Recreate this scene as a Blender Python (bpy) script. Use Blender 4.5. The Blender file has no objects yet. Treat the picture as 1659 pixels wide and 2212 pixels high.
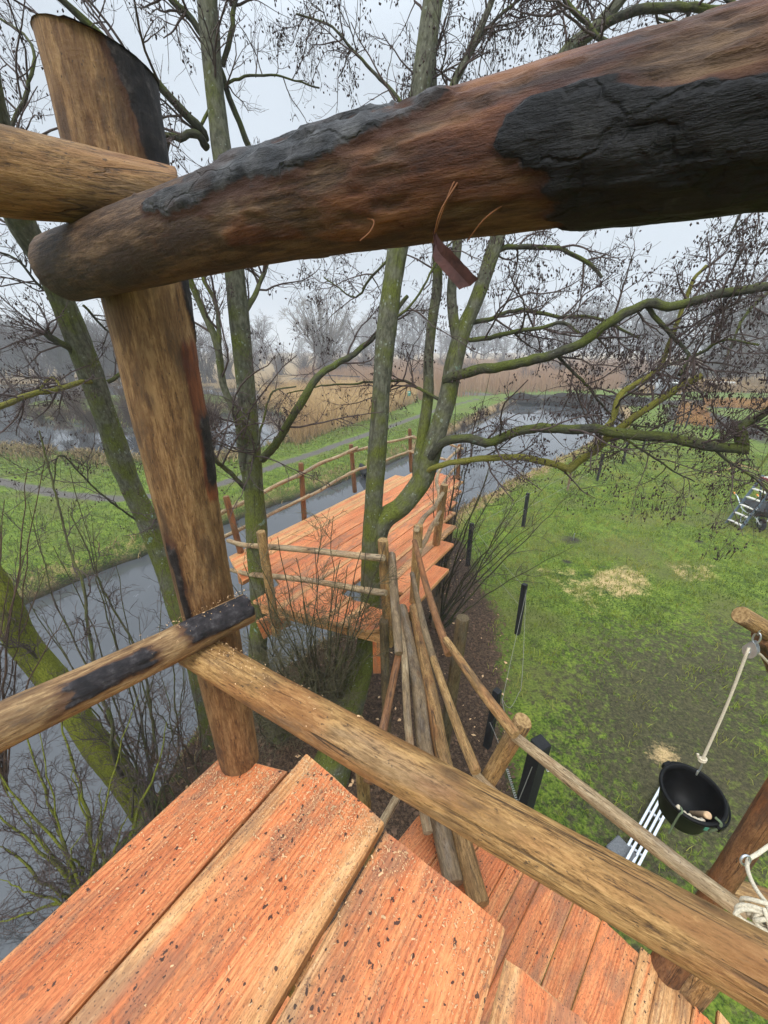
import bpy, math, random
import numpy as np
from mathutils import Vector, Matrix

SC = bpy.context.scene
COL = SC.collection
R = math.radians
# ---------------------------------------------------------------- camera
F = CU = 829.5
CV = 1106.0
PITCH = R(23.2)
CAMZ = 5.0
cam_d = bpy.data.cameras.new('camera')
cam = bpy.data.objects.new('camera', cam_d)
COL.objects.link(cam)
cam.location = (0, 0, CAMZ)
cam.rotation_euler = (R(90) - PITCH, 0, 0)
cam_d.sensor_fit = 'VERTICAL'
cam_d.sensor_height = 24.0
cam_d.lens = 24.0 * F / 2212.0
cam_d.clip_start = 0.02
cam_d.clip_end = 2000
SC.camera = cam
# ---------------------------------------------------------------- sky and sun (overcast)
SUN_EL, SUN_AZ = R(48), R(205)
W = bpy.data.worlds.new('World')
SC.world = W
W.use_nodes = True
nt = W.node_tree
nt.nodes.clear()
wo = nt.nodes.new('ShaderNodeOutputWorld')
bg = nt.nodes.new('ShaderNodeBackground')
sky = nt.nodes.new('ShaderNodeTexSky')
sky.sky_type = 'NISHITA'
sky.sun_disc = False
sky.sun_elevation = SUN_EL
sky.sun_rotation = SUN_AZ
sky.dust_density = 5
sky.air_density = 1.5
bw = nt.nodes.new('ShaderNodeRGBToBW')
nt.links.new(sky.outputs[0], bw.inputs[0])
mx = nt.nodes.new('ShaderNodeMixRGB')
mx.inputs[0].default_value = 0.88
nt.links.new(bw.outputs[0], mx.inputs[1])
mx.inputs[2].default_value = (6.5, 7.25, 8.15, 1)       # cloud layer
tc = nt.nodes.new('ShaderNodeTexCoord')
sx = nt.nodes.new('ShaderNodeSeparateXYZ')
nt.links.new(tc.outputs['Generated'], sx.inputs[0])
mr = nt.nodes.new('ShaderNodeMapRange')               # overcast sky: the zenith is brighter than the horizon
mr.interpolation_type = 'SMOOTHSTEP'
mr.inputs[1].default_value = 0.40
mr.inputs[2].default_value = 1.0
mr.inputs[3].default_value = 0.93
mr.inputs[4].default_value = 3.1
nt.links.new(sx.outputs[2], mr.inputs[0])
cn = nt.nodes.new('ShaderNodeTexNoise')
cn.inputs['Scale'].default_value = 2.2
cn.inputs['Detail'].default_value = 3
nt.links.new(tc.outputs['Generated'], cn.inputs['Vector'])
cm = nt.nodes.new('ShaderNodeMapRange')
cm.inputs[1].default_value = .3
cm.inputs[2].default_value = .7
cm.inputs[3].default_value = .93
cm.inputs[4].default_value = 1.07
nt.links.new(cn.outputs[0], cm.inputs[0])
m2 = nt.nodes.new('ShaderNodeMath')
m2.operation = 'MULTIPLY'
nt.links.new(mr.outputs[0], m2.inputs[0])
nt.links.new(cm.outputs[0], m2.inputs[1])
vm = nt.nodes.new('ShaderNodeVectorMath')
vm.operation = 'SCALE'
nt.links.new(mx.outputs[0], vm.inputs[0])
nt.links.new(m2.outputs[0], vm.inputs['Scale'])
nt.links.new(vm.outputs[0], bg.inputs[0])
bg.inputs[1].default_value = 0.1
nt.links.new(bg.outputs[0], wo.inputs[0])
sd = bpy.data.lights.new('sun', 'SUN')
sd.energy = 1.5
sd.angle = R(18)
sd.color = (1.0, 0.965, 0.91)
so = bpy.data.objects.new('sun', sd)
COL.objects.link(so)
so.rotation_euler = (R(90) - SUN_EL, 0, R(180) - SUN_AZ)
SC.view_settings.view_transform = 'Standard'
SC.view_settings.look = 'None'
SC.view_settings.exposure = 0.33
SC.view_settings.gamma = 1.0
SC.render.engine = 'CYCLES'
SC.cycles.max_bounces = 6
SC.cycles.diffuse_bounces = 3
SC.cycles.volume_bounces = 1
SC.cycles.use_denoising = True
SC.cycles.caustics_reflective = False
SC.cycles.caustics_refractive = False

# ---------------------------------------------------------------- helpers
cp, sp = math.cos(PITCH), math.sin(PITCH)
CAM = np.array([0, 0, CAMZ])


def ray(u, v):
    a = (u - CU) / F
    b = (v - CV) / F
    return np.array([a, cp - b * sp, -(sp + b * cp)])


def G(u, v, z=0.0):                # where a line of sight meets the level z
    d = ray(u, v)
    return CAM + d * ((z - CAMZ) / d[2])


def PY(u, v, y):                   # the same at a distance y ahead
    d = ray(u, v)
    return CAM + d * (y / d[1])


def A(*a):
    return np.array(a, float)


def nrm(v):
    v = np.asarray(v, float)
    return v / max(1e-9, np.linalg.norm(v))


def hash3(i, j, k, seed):
    n = (i * 374761393 + j * 668265263 + k * 2147483647 + seed * 974711) & 0xffffffff
    n = ((n ^ (n >> 13)) * 1274126177) & 0xffffffff
    n = (n ^ (n >> 16)) & 0xffff
    return n / 65535.0


def vnoise(p, seed=0):             # value noise in 0..1
    p = np.asarray(p, float)
    i = np.floor(p).astype(np.int64)
    f = p - i
    f = f * f * (3 - 2 * f)
    out = 0
    for dx in (0, 1):
        for dy in (0, 1):
            for dz in (0, 1):
                w = (f[:, 0] if dx else 1 - f[:, 0]) * (f[:, 1] if dy else 1 - f[:, 1]) * (f[:, 2] if dz else 1 - f[:, 2])
                out = out + w * hash3(i[:, 0] + dx, i[:, 1] + dy, i[:, 2] + dz, seed)
    return out


def fbm(p, seed=0, oct=3):
    s, a, t = 0, 1.0, 0
    for o in range(oct):
        s = s + a * vnoise(np.asarray(p) * 2 ** o, seed + o * 7)
        t += a
        a *= .5
    return s / t


def sst(a, b, x):
    t = np.clip((x - a) / (b - a), 0, 1)
    return t * t * (3 - 2 * t)


def crom(P, n):                    # smooth curve through the points, n samples
    P = np.asarray(P, float)
    if len(P) == 2:
        t = np.linspace(0, 1, n)[:, None]
        return P[0] * (1 - t) + P[1] * t
    d = np.concatenate([[0], np.cumsum(np.linalg.norm(np.diff(P[:, :3], axis=0), axis=1))])
    q = np.vstack([2 * P[0] - P[1], P, 2 * P[-1] - P[-2]])
    s = np.linspace(0, d[-1], n)
    k = np.clip(np.searchsorted(d, s, side='right') - 1, 0, len(P) - 2)
    u = ((s - d[k]) / (d[k + 1] - d[k]))[:, None]
    a, b, c, e = q[k], q[k + 1], q[k + 2], q[k + 3]
    return .5 * (2 * b + (c - a) * u + (2 * a - 5 * b + 4 * c - e) * u ** 2 + (3 * b - a - 3 * c + e) * u ** 3)


def frames(P):
    n = len(P)
    T = np.gradient(P, axis=0)
    T /= np.linalg.norm(T, axis=1)[:, None] + 1e-12
    up = A(0, 0, 1) if abs(T[0][2]) < .9 else A(0, 1, 0)
    e1 = nrm(up - T[0] * (up @ T[0]))
    E1 = np.zeros_like(P)
    for i in range(n):
        e1 = nrm(e1 - T[i] * (e1 @ T[i]))
        E1[i] = e1
    return T, E1, np.cross(T, E1)


class Geo:
    def __init__(s):
        s.V, s.U, s.F, s.n = [], [], [], 0
        s.at = {}

    def add(s, V, faces, guv=None, mat=0, smooth=True, **at):
        V = np.asarray(V, float).reshape(-1, 3)
        s.V.append(V)
        s.U.append(V if guv is None else np.asarray(guv, float))
        for f in faces:
            f = np.asarray(f, int)
            if len(f):
                s.F.append((f + s.n, mat, smooth))
        for k in set(list(s.at) + list(at)):
            if k not in s.at:
                s.at[k] = [np.zeros(s.n)] if s.n else []
            v = at.get(k, 0.0)
            s.at[k].append(np.broadcast_to(np.asarray(v, float), (len(V),)).copy())
        s.n += len(V)
        return s

    # tube through P with radii r
    def tube(s, P, r, k=8, cap=True, mat=0, off=None, jit=0.0, seed=0, cutplane=None, chamfer=0.0, **at):
        P = np.asarray(P, float)
        n = len(P)
        r = np.broadcast_to(np.asarray(r, float), (n,)).copy()
        T, E1, E2 = frames(P)
        L = np.concatenate([[0], np.cumsum(np.linalg.norm(np.diff(P, axis=0), axis=1))])
        if chamfer:
            r[0] -= chamfer
            r[-1] -= chamfer
        th = np.arange(k) * 2 * math.pi / k
        ct, st = np.cos(th), np.sin(th)
        rad = ct[None, :, None] * E1[:, None] + st[None, :, None] * E2[:, None]
        rr = np.repeat(r[:, None], k, 1)
        if jit:
            q = np.stack([np.repeat(ct[None] * 1.6, n, 0), np.repeat(st[None] * 1.6, n, 0), np.repeat(L[:, None] * 3.5, k, 1)], -1).reshape(-1, 3)
            rr = rr * (1 + jit * (fbm(q, seed, 3).reshape(n, k) - .5) * 2 + jit * .5 * (fbm(q * A(2.2, 2.2, 4.5), seed + 50, 2).reshape(n, k) - .5))
        V = P[:, None] + rad * rr[..., None]
        if off is None:
            off = np.random.RandomState(seed + 3).rand(3) * 20
        U = np.stack([ct[None] * rr, st[None] * rr, np.repeat(L[:, None], k, 1)], -1) + off
        V = V.reshape(-1, 3)
        U = U.reshape(-1, 3)
        i = np.arange(n - 1)[:, None] * k
        j = np.arange(k)[None]
        q = np.stack([i + j, i + (j + 1) % k, i + k + (j + 1) % k, i + k + j], -1).reshape(-1, 4)
        fs = [q]
        end = np.zeros(len(V))
        if cap:
            c0, c1 = len(V), len(V) + 1 + k
            ring0 = V[:k].copy()
            ring1 = V[-k:].copy()
            V = np.vstack([V, P[0], ring0, P[-1], ring1])
            U = np.vstack([U, A(0, 0, 0) + off, U[:k], A(0, 0, L[-1]) + off, U[n * k - k:n * k]])
            end = np.concatenate([end, np.ones(2 * k + 2)])
            jj = np.arange(k)
            fs.append(np.stack([np.full(k, c0), c0 + 1 + (jj + 1) % k, c0 + 1 + jj], -1))
            fs.append(np.stack([np.full(k, c1), c1 + 1 + jj, c1 + 1 + (jj + 1) % k], -1))
        if cutplane is not None:
            cpt, cn_ = np.asarray(cutplane[0], float), nrm(cutplane[1])
            ax = nrm(P[-1] - P[-2])
            d = (V - cpt) @ cn_
            V = V - np.where(d > 0, d, 0)[:, None] * ax / (ax @ cn_)
        s.add(V, fs, U, mat, True, end=end, **at)
        return s

    # many tubes of equal point count: P [m,n,3], r [m,n]
    def tubes(s, P, r, k=3, mat=0, **at):
        P = np.asarray(P, float)
        m, n, _ = P.shape
        T = np.gradient(P, axis=1)
        T /= np.linalg.norm(T, axis=2, keepdims=True) + 1e-12
        ref = np.tile(A(.31, .52, .79), (m, n, 1))
        E1 = np.cross(T, ref)
        E1 /= np.linalg.norm(E1, axis=2, keepdims=True) + 1e-9
        E2 = np.cross(T, E1)
        th = np.arange(k) * 2 * math.pi / k
        V = P[:, :, None] + r[:, :, None, None] * (np.cos(th)[None, None, :, None] * E1[:, :, None] + np.sin(th)[None, None, :, None] * E2[:, :, None])
        base = (np.arange(m) * n * k)[:, None, None]
        i = (np.arange(n - 1) * k)[None, :, None]
        j = np.arange(k)[None, None]
        q = np.stack([base + i + j, base + i + (j + 1) % k, base + i + k + (j + 1) % k, base + i + k + j], -1).reshape(-1, 4)
        s.add(V.reshape(-1, 3), [q], None, mat, True, **at)
        return s

    def box(s, c, size, rot=None, mat=0, bev=0.0, guv=None, **at):
        hx, hy, hz = [q / 2 for q in size]
        if bev:
            b = bev
            pr = A((-hx, -hy + b), (-hx + b, -hy), (hx - b, -hy), (hx, -hy + b), (hx, hy - b), (hx - b, hy), (-hx + b, hy), (-hx, hy - b))
            cen = [(-hz, b), (-hz + b, 0), (hz - b, 0), (hz, b)]
            V = []
            for z, ins in cen:
                f = A((hx - ins) / hx, (hy - ins) / hy)
                V += [(x * f[0], y * f[1], z) for x, y in pr]
            V = A(*V)
            j = np.arange(8)
            q = np.vstack([np.stack([i * 8 + j, i * 8 + (j + 1) % 8, i * 8 + 8 + (j + 1) % 8, i * 8 + 8 + j], -1) for i in range(3)])
            fs = [q, j[::-1][None], (24 + j)[None]]
        else:
            V = A(*[(x, y, z) for z in (-hz, hz) for x, y in ((-hx, -hy), (hx, -hy), (hx, hy), (-hx, hy))])
            fs = [[(0, 3, 2, 1), (4, 5, 6, 7), (0, 1, 5, 4), (1, 2, 6, 5), (2, 3, 7, 6), (3, 0, 4, 7)]]
        U = V.copy()
        if rot is not None:
            V = V @ np.asarray(rot).T
        s.add(V + np.asarray(c, float), fs, U + (guv if guv is not None else 0), mat, False, **at)
        return s

    # bar from p to q: width w (sideways), h (up)
    def bar(s, p, q, w, h, up=(0, 0, 1), mat=0, bev=0.0, **at):
        p, q = np.asarray(p, float), np.asarray(q, float)
        a = nrm(q - p)
        u = np.asarray(up, float)
        u = nrm(u - a * (u @ a))
        c = np.cross(u, a)
        rot = np.stack([c, u, a], 1)
        return s.box((p + q) / 2, (w, h, np.linalg.norm(q - p)), rot, mat, bev, guv=A(7, 3, 1) * (p.sum() % 5), **at)

    def lathe(s, prof, c, rot=None, k=24, mat=0, **at):
        prof = np.asarray(prof, float)
        n = len(prof)
        th = np.arange(k) * 2 * math.pi / k
        V = np.stack([prof[:, 0, None] * np.cos(th), prof[:, 0, None] * np.sin(th), np.repeat(prof[:, 1, None], k, 1)], -1).reshape(-1, 3)
        i = np.arange(n - 1)[:, None] * k
        j = np.arange(k)[None]
        q = np.stack([i + j, i + (j + 1) % k, i + k + (j + 1) % k, i + k + j], -1).reshape(-1, 4)
        if rot is not None:
            V = V @ np.asarray(rot).T
        s.add(V + np.asarray(c, float), [q], None, mat, True, **at)
        return s


def build(name, g, mats, parent=None, color=None, loc=None):
    V = np.vstack(g.V)
    U = np.vstack(g.U)
    org = np.zeros(3) if loc is None else np.asarray(loc, float)
    me = bpy.data.meshes.new(name)
    me.vertices.add(len(V))
    me.vertices.foreach_set('co', (V - org).astype(np.float32).ravel())
    nl = sum(f.size for f, _, _ in g.F)
    nf = sum(len(f) for f, _, _ in g.F)
    me.loops.add(nl)
    me.polygons.add(nf)
    li = np.concatenate([f.ravel() for f, _, _ in g.F])
    tot = np.concatenate([np.full(len(f), f.shape[1]) for f, _, _ in g.F])
    me.loops.foreach_set('vertex_index', li.astype(np.int32))
    st = np.concatenate([[0], np.cumsum(tot)[:-1]])
    me.polygons.foreach_set('loop_start', st.astype(np.int32))
    me.polygons.foreach_set('loop_total', tot.astype(np.int32))
    me.polygons.foreach_set('material_index', np.concatenate([np.full(len(f), m) for f, m, _ in g.F]).astype(np.int32))
    me.polygons.foreach_set('use_smooth', np.concatenate([np.full(len(f), s) for f, _, s in g.F]))
    at = me.attributes.new('guv', 'FLOAT_VECTOR', 'POINT')
    at.data.foreach_set('vector', U.astype(np.float32).ravel())
    for k, v in g.at.items():
        a = me.attributes.new(k, 'FLOAT', 'POINT')
        a.data.foreach_set('value', np.concatenate(v).astype(np.float32))
    me.update(calc_edges=True)
    me.validate()
    for m in (mats if isinstance(mats, (list, tuple)) else [mats]):
        me.materials.append(m)
    o = bpy.data.objects.new(name, me)
    COL.objects.link(o)
    if loc is not None:
        o.location = org
    if parent is not None:
        o.parent = parent
        if loc is not None:
            o.location = org - np.array(parent.location)
        else:
            o.location = -np.array(parent.location)
        if parent.parent is not None:
            raise RuntimeError
    if color is not None:
        o.color = (*color, 1.0) if len(color) == 3 else color
    return o


def sub(o, part):                  # hang a finished mesh under a part (thing > part > sub-part)
    o.parent = part
    o.location = (0, 0, 0)
    return o


def tag(o, label, cat, group=None, kind=None):
    o['label'] = label
    o['category'] = cat
    if group:
        o['group'] = group
    if kind:
        o['kind'] = kind
    return o


def thing(name, loc, label, cat, group=None):
    o = bpy.data.objects.new(name, None)
    o.empty_display_size = .1
    COL.objects.link(o)
    o.location = loc
    return tag(o, label, cat, group)


def struct(o, kind='structure'):
    o['kind'] = kind
    return o


def log(name, P, r, mat, parent=None, k=20, step=.04, jit=.05, seed=0, n=None, color=(1, 1, 1), cutplane=None, chamfer=.004, loc=None, bend=0.0):
    P = np.asarray(P, float)
    L = np.linalg.norm(np.diff(P, axis=0), axis=1).sum()
    n = n or max(6, int(L / step))
    q = crom(P, n)
    rs = np.interp(np.linspace(0, 1, n), np.linspace(0, 1, len(np.atleast_1d(r))), np.atleast_1d(r))
    if bend:
        t = np.linspace(0, 1, n)
        rg = np.random.RandomState(seed)
        ph = rg.rand(4) * 6.28
        w = np.stack([np.sin(t * 5 + ph[0]) + .5 * np.sin(t * 13 + ph[1]), np.sin(t * 6 + ph[2]) + .5 * np.sin(t * 11 + ph[3]), .6 * np.sin(t * 7 + ph[1])], 1)
        q = q + bend * w * (np.sin(t * math.pi) ** .5)[:, None]
    # tight rings at both ends for a crisp rim
    a0, a1 = q[0] - nrm(q[0] - q[1]) * 0.0, q[-1]
    q = np.vstack([q[0], q[0] + (q[1] - q[0]) * .12, q[1:-1], q[-1] + (q[-2] - q[-1]) * .12, q[-1]])
    rs = np.concatenate([[rs[0]], [rs[0]], rs[1:-1], [rs[-1]], [rs[-1]]])
    g = Geo().tube(q, rs, k, jit=jit, seed=seed, cutplane=cutplane, chamfer=chamfer)
    return build(name, g, mat, parent, color, loc)
# ---------------------------------------------------------------- materials
class NB:
    def __init__(s, name):
        s.m = bpy.data.materials.new(name)
        s.m.use_nodes = True
        s.t = s.m.node_tree
        s.t.nodes.clear()
        s.out = s.t.nodes.new('ShaderNodeOutputMaterial')
        s.b = s.t.nodes.new('ShaderNodeBsdfPrincipled')
        s.t.links.new(s.b.outputs[0], s.out.inputs[0])

    def set(s, sock, v):
        if isinstance(v, bpy.types.NodeSocket):
            s.t.links.new(v, sock)
        elif isinstance(v, (tuple, list)) and len(v) == 3 and sock.type == 'RGBA':
            sock.default_value = (*v, 1)
        else:
            sock.default_value = v

    def at(s, name, vec=False):
        n = s.t.nodes.new('ShaderNodeAttribute')
        n.attribute_name = name
        return n.outputs['Vector' if vec else 'Fac']

    def pos(s):
        return s.t.nodes.new('ShaderNodeNewGeometry').outputs['Position']

    def normal(s):
        return s.t.nodes.new('ShaderNodeNewGeometry').outputs['Normal']

    def ocol(s):
        return s.t.nodes.new('ShaderNodeObjectInfo').outputs['Color']

    def rnd(s):
        return s.t.nodes.new('ShaderNodeObjectInfo').outputs['Random']

    def sc(s, v, k):
        n = s.t.nodes.new('ShaderNodeVectorMath')
        n.operation = 'MULTIPLY'
        s.set(n.inputs[0], v)
        n.inputs[1].default_value = k if isinstance(k, (tuple, list)) else (k, k, k)
        return n.outputs[0]

    def vadd(s, v, w):
        n = s.t.nodes.new('ShaderNodeVectorMath')
        n.operation = 'ADD'
        s.set(n.inputs[0], v)
        s.set(n.inputs[1], w)
        return n.outputs[0]

    def noise(s, v, scale, detail=3, rough=.55, dist=0.0, col=False):
        n = s.t.nodes.new('ShaderNodeTexNoise')
        s.set(n.inputs['Vector'], v)
        n.inputs['Scale'].default_value = scale
        n.inputs['Detail'].default_value = detail
        n.inputs['Roughness'].default_value = rough
        n.inputs['Distortion'].default_value = dist
        return n.outputs['Color' if col else 0]

    def vor(s, v, scale, feat='F1', out=0):
        n = s.t.nodes.new('ShaderNodeTexVoronoi')
        n.feature = feat
        s.set(n.inputs['Vector'], v)
        n.inputs['Scale'].default_value = scale
        return n.outputs[out]

    def ramp(s, f, *stops):
        n = s.t.nodes.new('ShaderNodeValToRGB')
        s.set(n.inputs[0], f)
        e = n.color_ramp.elements
        while len(e) < len(stops):
            e.new(.5)
        for k, (p, c) in zip(e, stops):
            k.position = p
            k.color = (*c, 1) if isinstance(c, tuple) else (c, c, c, 1)
        return n.outputs[0]

    def mix(s, f, a, b, mode='MIX'):
        n = s.t.nodes.new('ShaderNodeMixRGB')
        n.blend_type = mode
        s.set(n.inputs[0], f)
        s.set(n.inputs[1], a)
        s.set(n.inputs[2], b)
        return n.outputs[0]

    def ma(s, op, a, b=0.0, c=None):
        n = s.t.nodes.new('ShaderNodeMath')
        n.operation = op
        s.set(n.inputs[0], a)
        s.set(n.inputs[1], b)
        if c is not None:
            s.set(n.inputs[2], c)
        return n.outputs[0]

    def step(s, v, a, b):
        n = s.t.nodes.new('ShaderNodeMapRange')
        n.interpolation_type = 'SMOOTHSTEP'
        s.set(n.inputs[0], v)
        n.inputs[1].default_value = a
        n.inputs[2].default_value = b
        return n.outputs[0]

    def sep(s, v):
        n = s.t.nodes.new('ShaderNodeSeparateXYZ')
        s.set(n.inputs[0], v)
        return n.outputs

    def fin(s, col, rough=.7, h=None, strength=.4, dist=.01, spec=.35, metal=0.0, **kw):
        s.set(s.b.inputs['Base Color'], col)
        s.set(s.b.inputs['Roughness'], rough)
        s.set(s.b.inputs['Metallic'], metal)
        s.set(s.b.inputs['Specular IOR Level'], spec)
        for k, v in kw.items():
            s.set(s.b.inputs[k], v)
        if h is not None:
            n = s.t.nodes.new('ShaderNodeBump')
            n.inputs['Strength'].default_value = strength
            n.inputs['Distance'].default_value = dist
            s.set(n.inputs['Height'], h)
            s.t.links.new(n.outputs[0], s.b.inputs['Normal'])
        return s.m


def m_log(name, dark, mid, light, stain=.5, red=.35, grey=.25):
    n = NB(name)
    v = n.at('guv', True)
    wob = n.noise(n.sc(v, (1, 1, .5)), 7, 2, col=True)
    vv = n.vadd(v, n.sc(wob, (.012, .012, 0)))
    f1 = n.noise(n.sc(vv, (1, 1, .16)), 230, 5, .75)
    f2 = n.noise(n.sc(vv, (1, 1, .16)), 60, 6, .7)
    f3 = n.noise(n.sc(v, (1, 1, .3)), 13, 5, .65)
    f4 = n.noise(n.sc(v, (1, 1, .35)), 6, 3)
    c = n.ramp(n.ma('ADD', n.ma('MULTIPLY', f1, .62), n.ma('MULTIPLY', f2, .38)), (.38, dark), (.48, mid), (.61, light))
    p1 = n.noise(n.sc(vv, (1, 1, .22)), 15, 8, .75, .5)
    c = n.mix(n.ma('MULTIPLY', n.step(p1, .49, .555), .55), c, tuple(q * .55 for q in mid))
    p3 = n.noise(n.sc(vv, (1, 1, .22)), 21, 7, .74, .4)
    c = n.mix(n.ma('MULTIPLY', n.step(p3, .55, .61), .55), c, light)
    c = n.mix(n.ma('MULTIPLY', n.step(n.ma('ADD', f4, n.ma('MULTIPLY', f1, .25)), .64, .74), red), c, (.30, .10, .03))
    c = n.mix(n.ma('MULTIPLY', n.step(n.ma('ADD', f3, n.ma('MULTIPLY', f1, .3)), .69, .80), stain), c, (.060, .038, .026))
    g4 = n.noise(n.sc(v, (1, 1, .25)), 9.3, 5, .65)
    c = n.mix(n.ma('MULTIPLY', n.step(g4, .50, .66), grey), c, n.mix(n.step(f1, .4, .6), (.13, .105, .085), (.30, .26, .21)))
    sp_ = n.noise(n.sc(v, (1, 1, .55)), 120, 3, .6)
    c = n.mix(n.ma('MULTIPLY', n.step(sp_, .66, .70), .7), c, (.040, .026, .020))
    bl = n.noise(n.sc(v, (1, 1, .6)), 26, 5, .7)
    c = n.mix(n.ma('MULTIPLY', n.step(bl, .665, .71), .75), c, (.035, .030, .030))
    ck = n.noise(n.sc(vv, (1, 1, .028)), 26, 2, .5, .2)
    ckm = n.ma('SUBTRACT', 1.0, n.step(n.ma('ABSOLUTE', n.ma('SUBTRACT', ck, .5)), .003, .009))
    ckm = n.ma('MULTIPLY', ckm, n.step(n.noise(n.sc(v, (1, 1, .3)), 6, 2), .40, .52))
    c = n.mix(n.ma('MULTIPLY', ckm, .75), c, (.030, .018, .012))
    kn = n.vor(n.sc(v, (1, 1, .45)), 9)
    knr = n.step(kn, .20, .10)
    c = n.mix(n.ma('MULTIPLY', knr, .6), c, n.ramp(kn, (.06, (.05, .025, .014)), (.13, (.22, .11, .045)), (.2, (.07, .035, .018))))
    # end grain
    sx_ = n.sep(v)
    e = n.at('end')
    ringv = n.noise(n.sc(v, (1, 1, 0)), 60, 3)
    c = n.mix(e, c, n.ramp(ringv, (.35, tuple(q * .7 for q in mid)), (.6, tuple(q * .8 for q in light))))
    c = n.mix(1.0, c, n.ocol(), 'MULTIPLY')
    h = n.ma('ADD', n.ma('MULTIPLY', f1, .7), n.ma('ADD', f2, n.ma('ADD', n.ma('MULTIPLY', f3, .6), n.ma('MULTIPLY', ckm, -.8))))
    return n.fin(c, n.ramp(f3, (.4, .55), (.6, .75)), h, .9, .006, .35)


M_LOG = m_log('peeled_log_wood', (.060, .029, .011), (.320, .178, .062), (.56, .355, .150))
M_LOGB = m_log('pale_pole_wood', (.12, .070, .034), (.38, .255, .130), (.56, .43, .26), .45, .25, .35)
M_LOGR = m_log('reddish_log_wood', (.075, .030, .012), (.20, .085, .032), (.31, .155, .062), .6, .5, .15)
M_LOGG = m_log('weathered_log_wood', (.070, .042, .023), (.205, .135, .070), (.33, .235, .130), .65, .1, .55)


def m_barky():                     # peeled rail that keeps patches of black bark
    n = NB('log_with_bark_patches')
    v = n.at('guv', True)
    f1 = n.noise(n.sc(v, (1, 1, .14)), 200, 5, .75)
    f2 = n.noise(n.sc(v, (1, 1, .16)), 50, 6, .7)
    f3 = n.noise(n.sc(v, (1, 1, .35)), 14, 5, .62)
    c = n.ramp(n.ma('ADD', n.ma('MULTIPLY', f1, .5), n.ma('MULTIPLY', f2, .5)), (.39, (.024, .013, .008)), (.49, (.075, .042, .023)), (.60, (.155, .094, .053)))
    c = n.mix(n.ma('MULTIPLY', n.step(f3, .48, .60), .7), c, (.040, .026, .020))
    red = n.at('red')
    rr = n.step(n.ma('ADD', red, n.ma('MULTIPLY', n.ma('SUBTRACT', f3, .5), .9)), .3, .75)
    rc = n.ramp(n.ma('ADD', n.ma('MULTIPLY', f2, .6), n.ma('MULTIPLY', f3, .4)), (.40, (.028, .010, .006)), (.5, (.100, .036, .017)), (.60, (.21, .092, .040)))
    c = n.mix(rr, c, rc)
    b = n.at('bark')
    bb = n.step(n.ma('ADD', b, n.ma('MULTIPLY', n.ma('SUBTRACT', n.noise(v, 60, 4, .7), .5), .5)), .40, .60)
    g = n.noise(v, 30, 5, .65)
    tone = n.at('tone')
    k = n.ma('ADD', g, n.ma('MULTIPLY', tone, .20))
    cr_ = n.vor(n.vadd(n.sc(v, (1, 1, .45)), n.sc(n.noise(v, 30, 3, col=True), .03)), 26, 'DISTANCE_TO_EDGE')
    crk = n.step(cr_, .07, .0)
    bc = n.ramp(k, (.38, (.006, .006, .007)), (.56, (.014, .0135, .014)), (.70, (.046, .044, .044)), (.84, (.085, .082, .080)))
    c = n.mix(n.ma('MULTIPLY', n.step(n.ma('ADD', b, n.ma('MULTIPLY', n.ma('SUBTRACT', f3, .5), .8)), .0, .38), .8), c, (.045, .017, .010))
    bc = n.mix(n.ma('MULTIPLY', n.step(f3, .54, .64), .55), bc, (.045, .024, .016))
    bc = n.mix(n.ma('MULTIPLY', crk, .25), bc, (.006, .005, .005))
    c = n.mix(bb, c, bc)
    e = n.at('end')
    c = n.mix(n.ma('MULTIPLY', e, .7), c, (.13, .085, .055))
    h = n.ma('ADD', n.ma('MULTIPLY', f1, .5), n.ma('ADD', f2, n.ma('ADD', g, n.ma('MULTIPLY', n.ma('MULTIPLY', crk, bb), -.3))))
    return n.fin(c, n.ramp(bb, (0, .62), (1, .58)), h, .8, .006, .22)


M_BARKY = m_barky()


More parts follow.
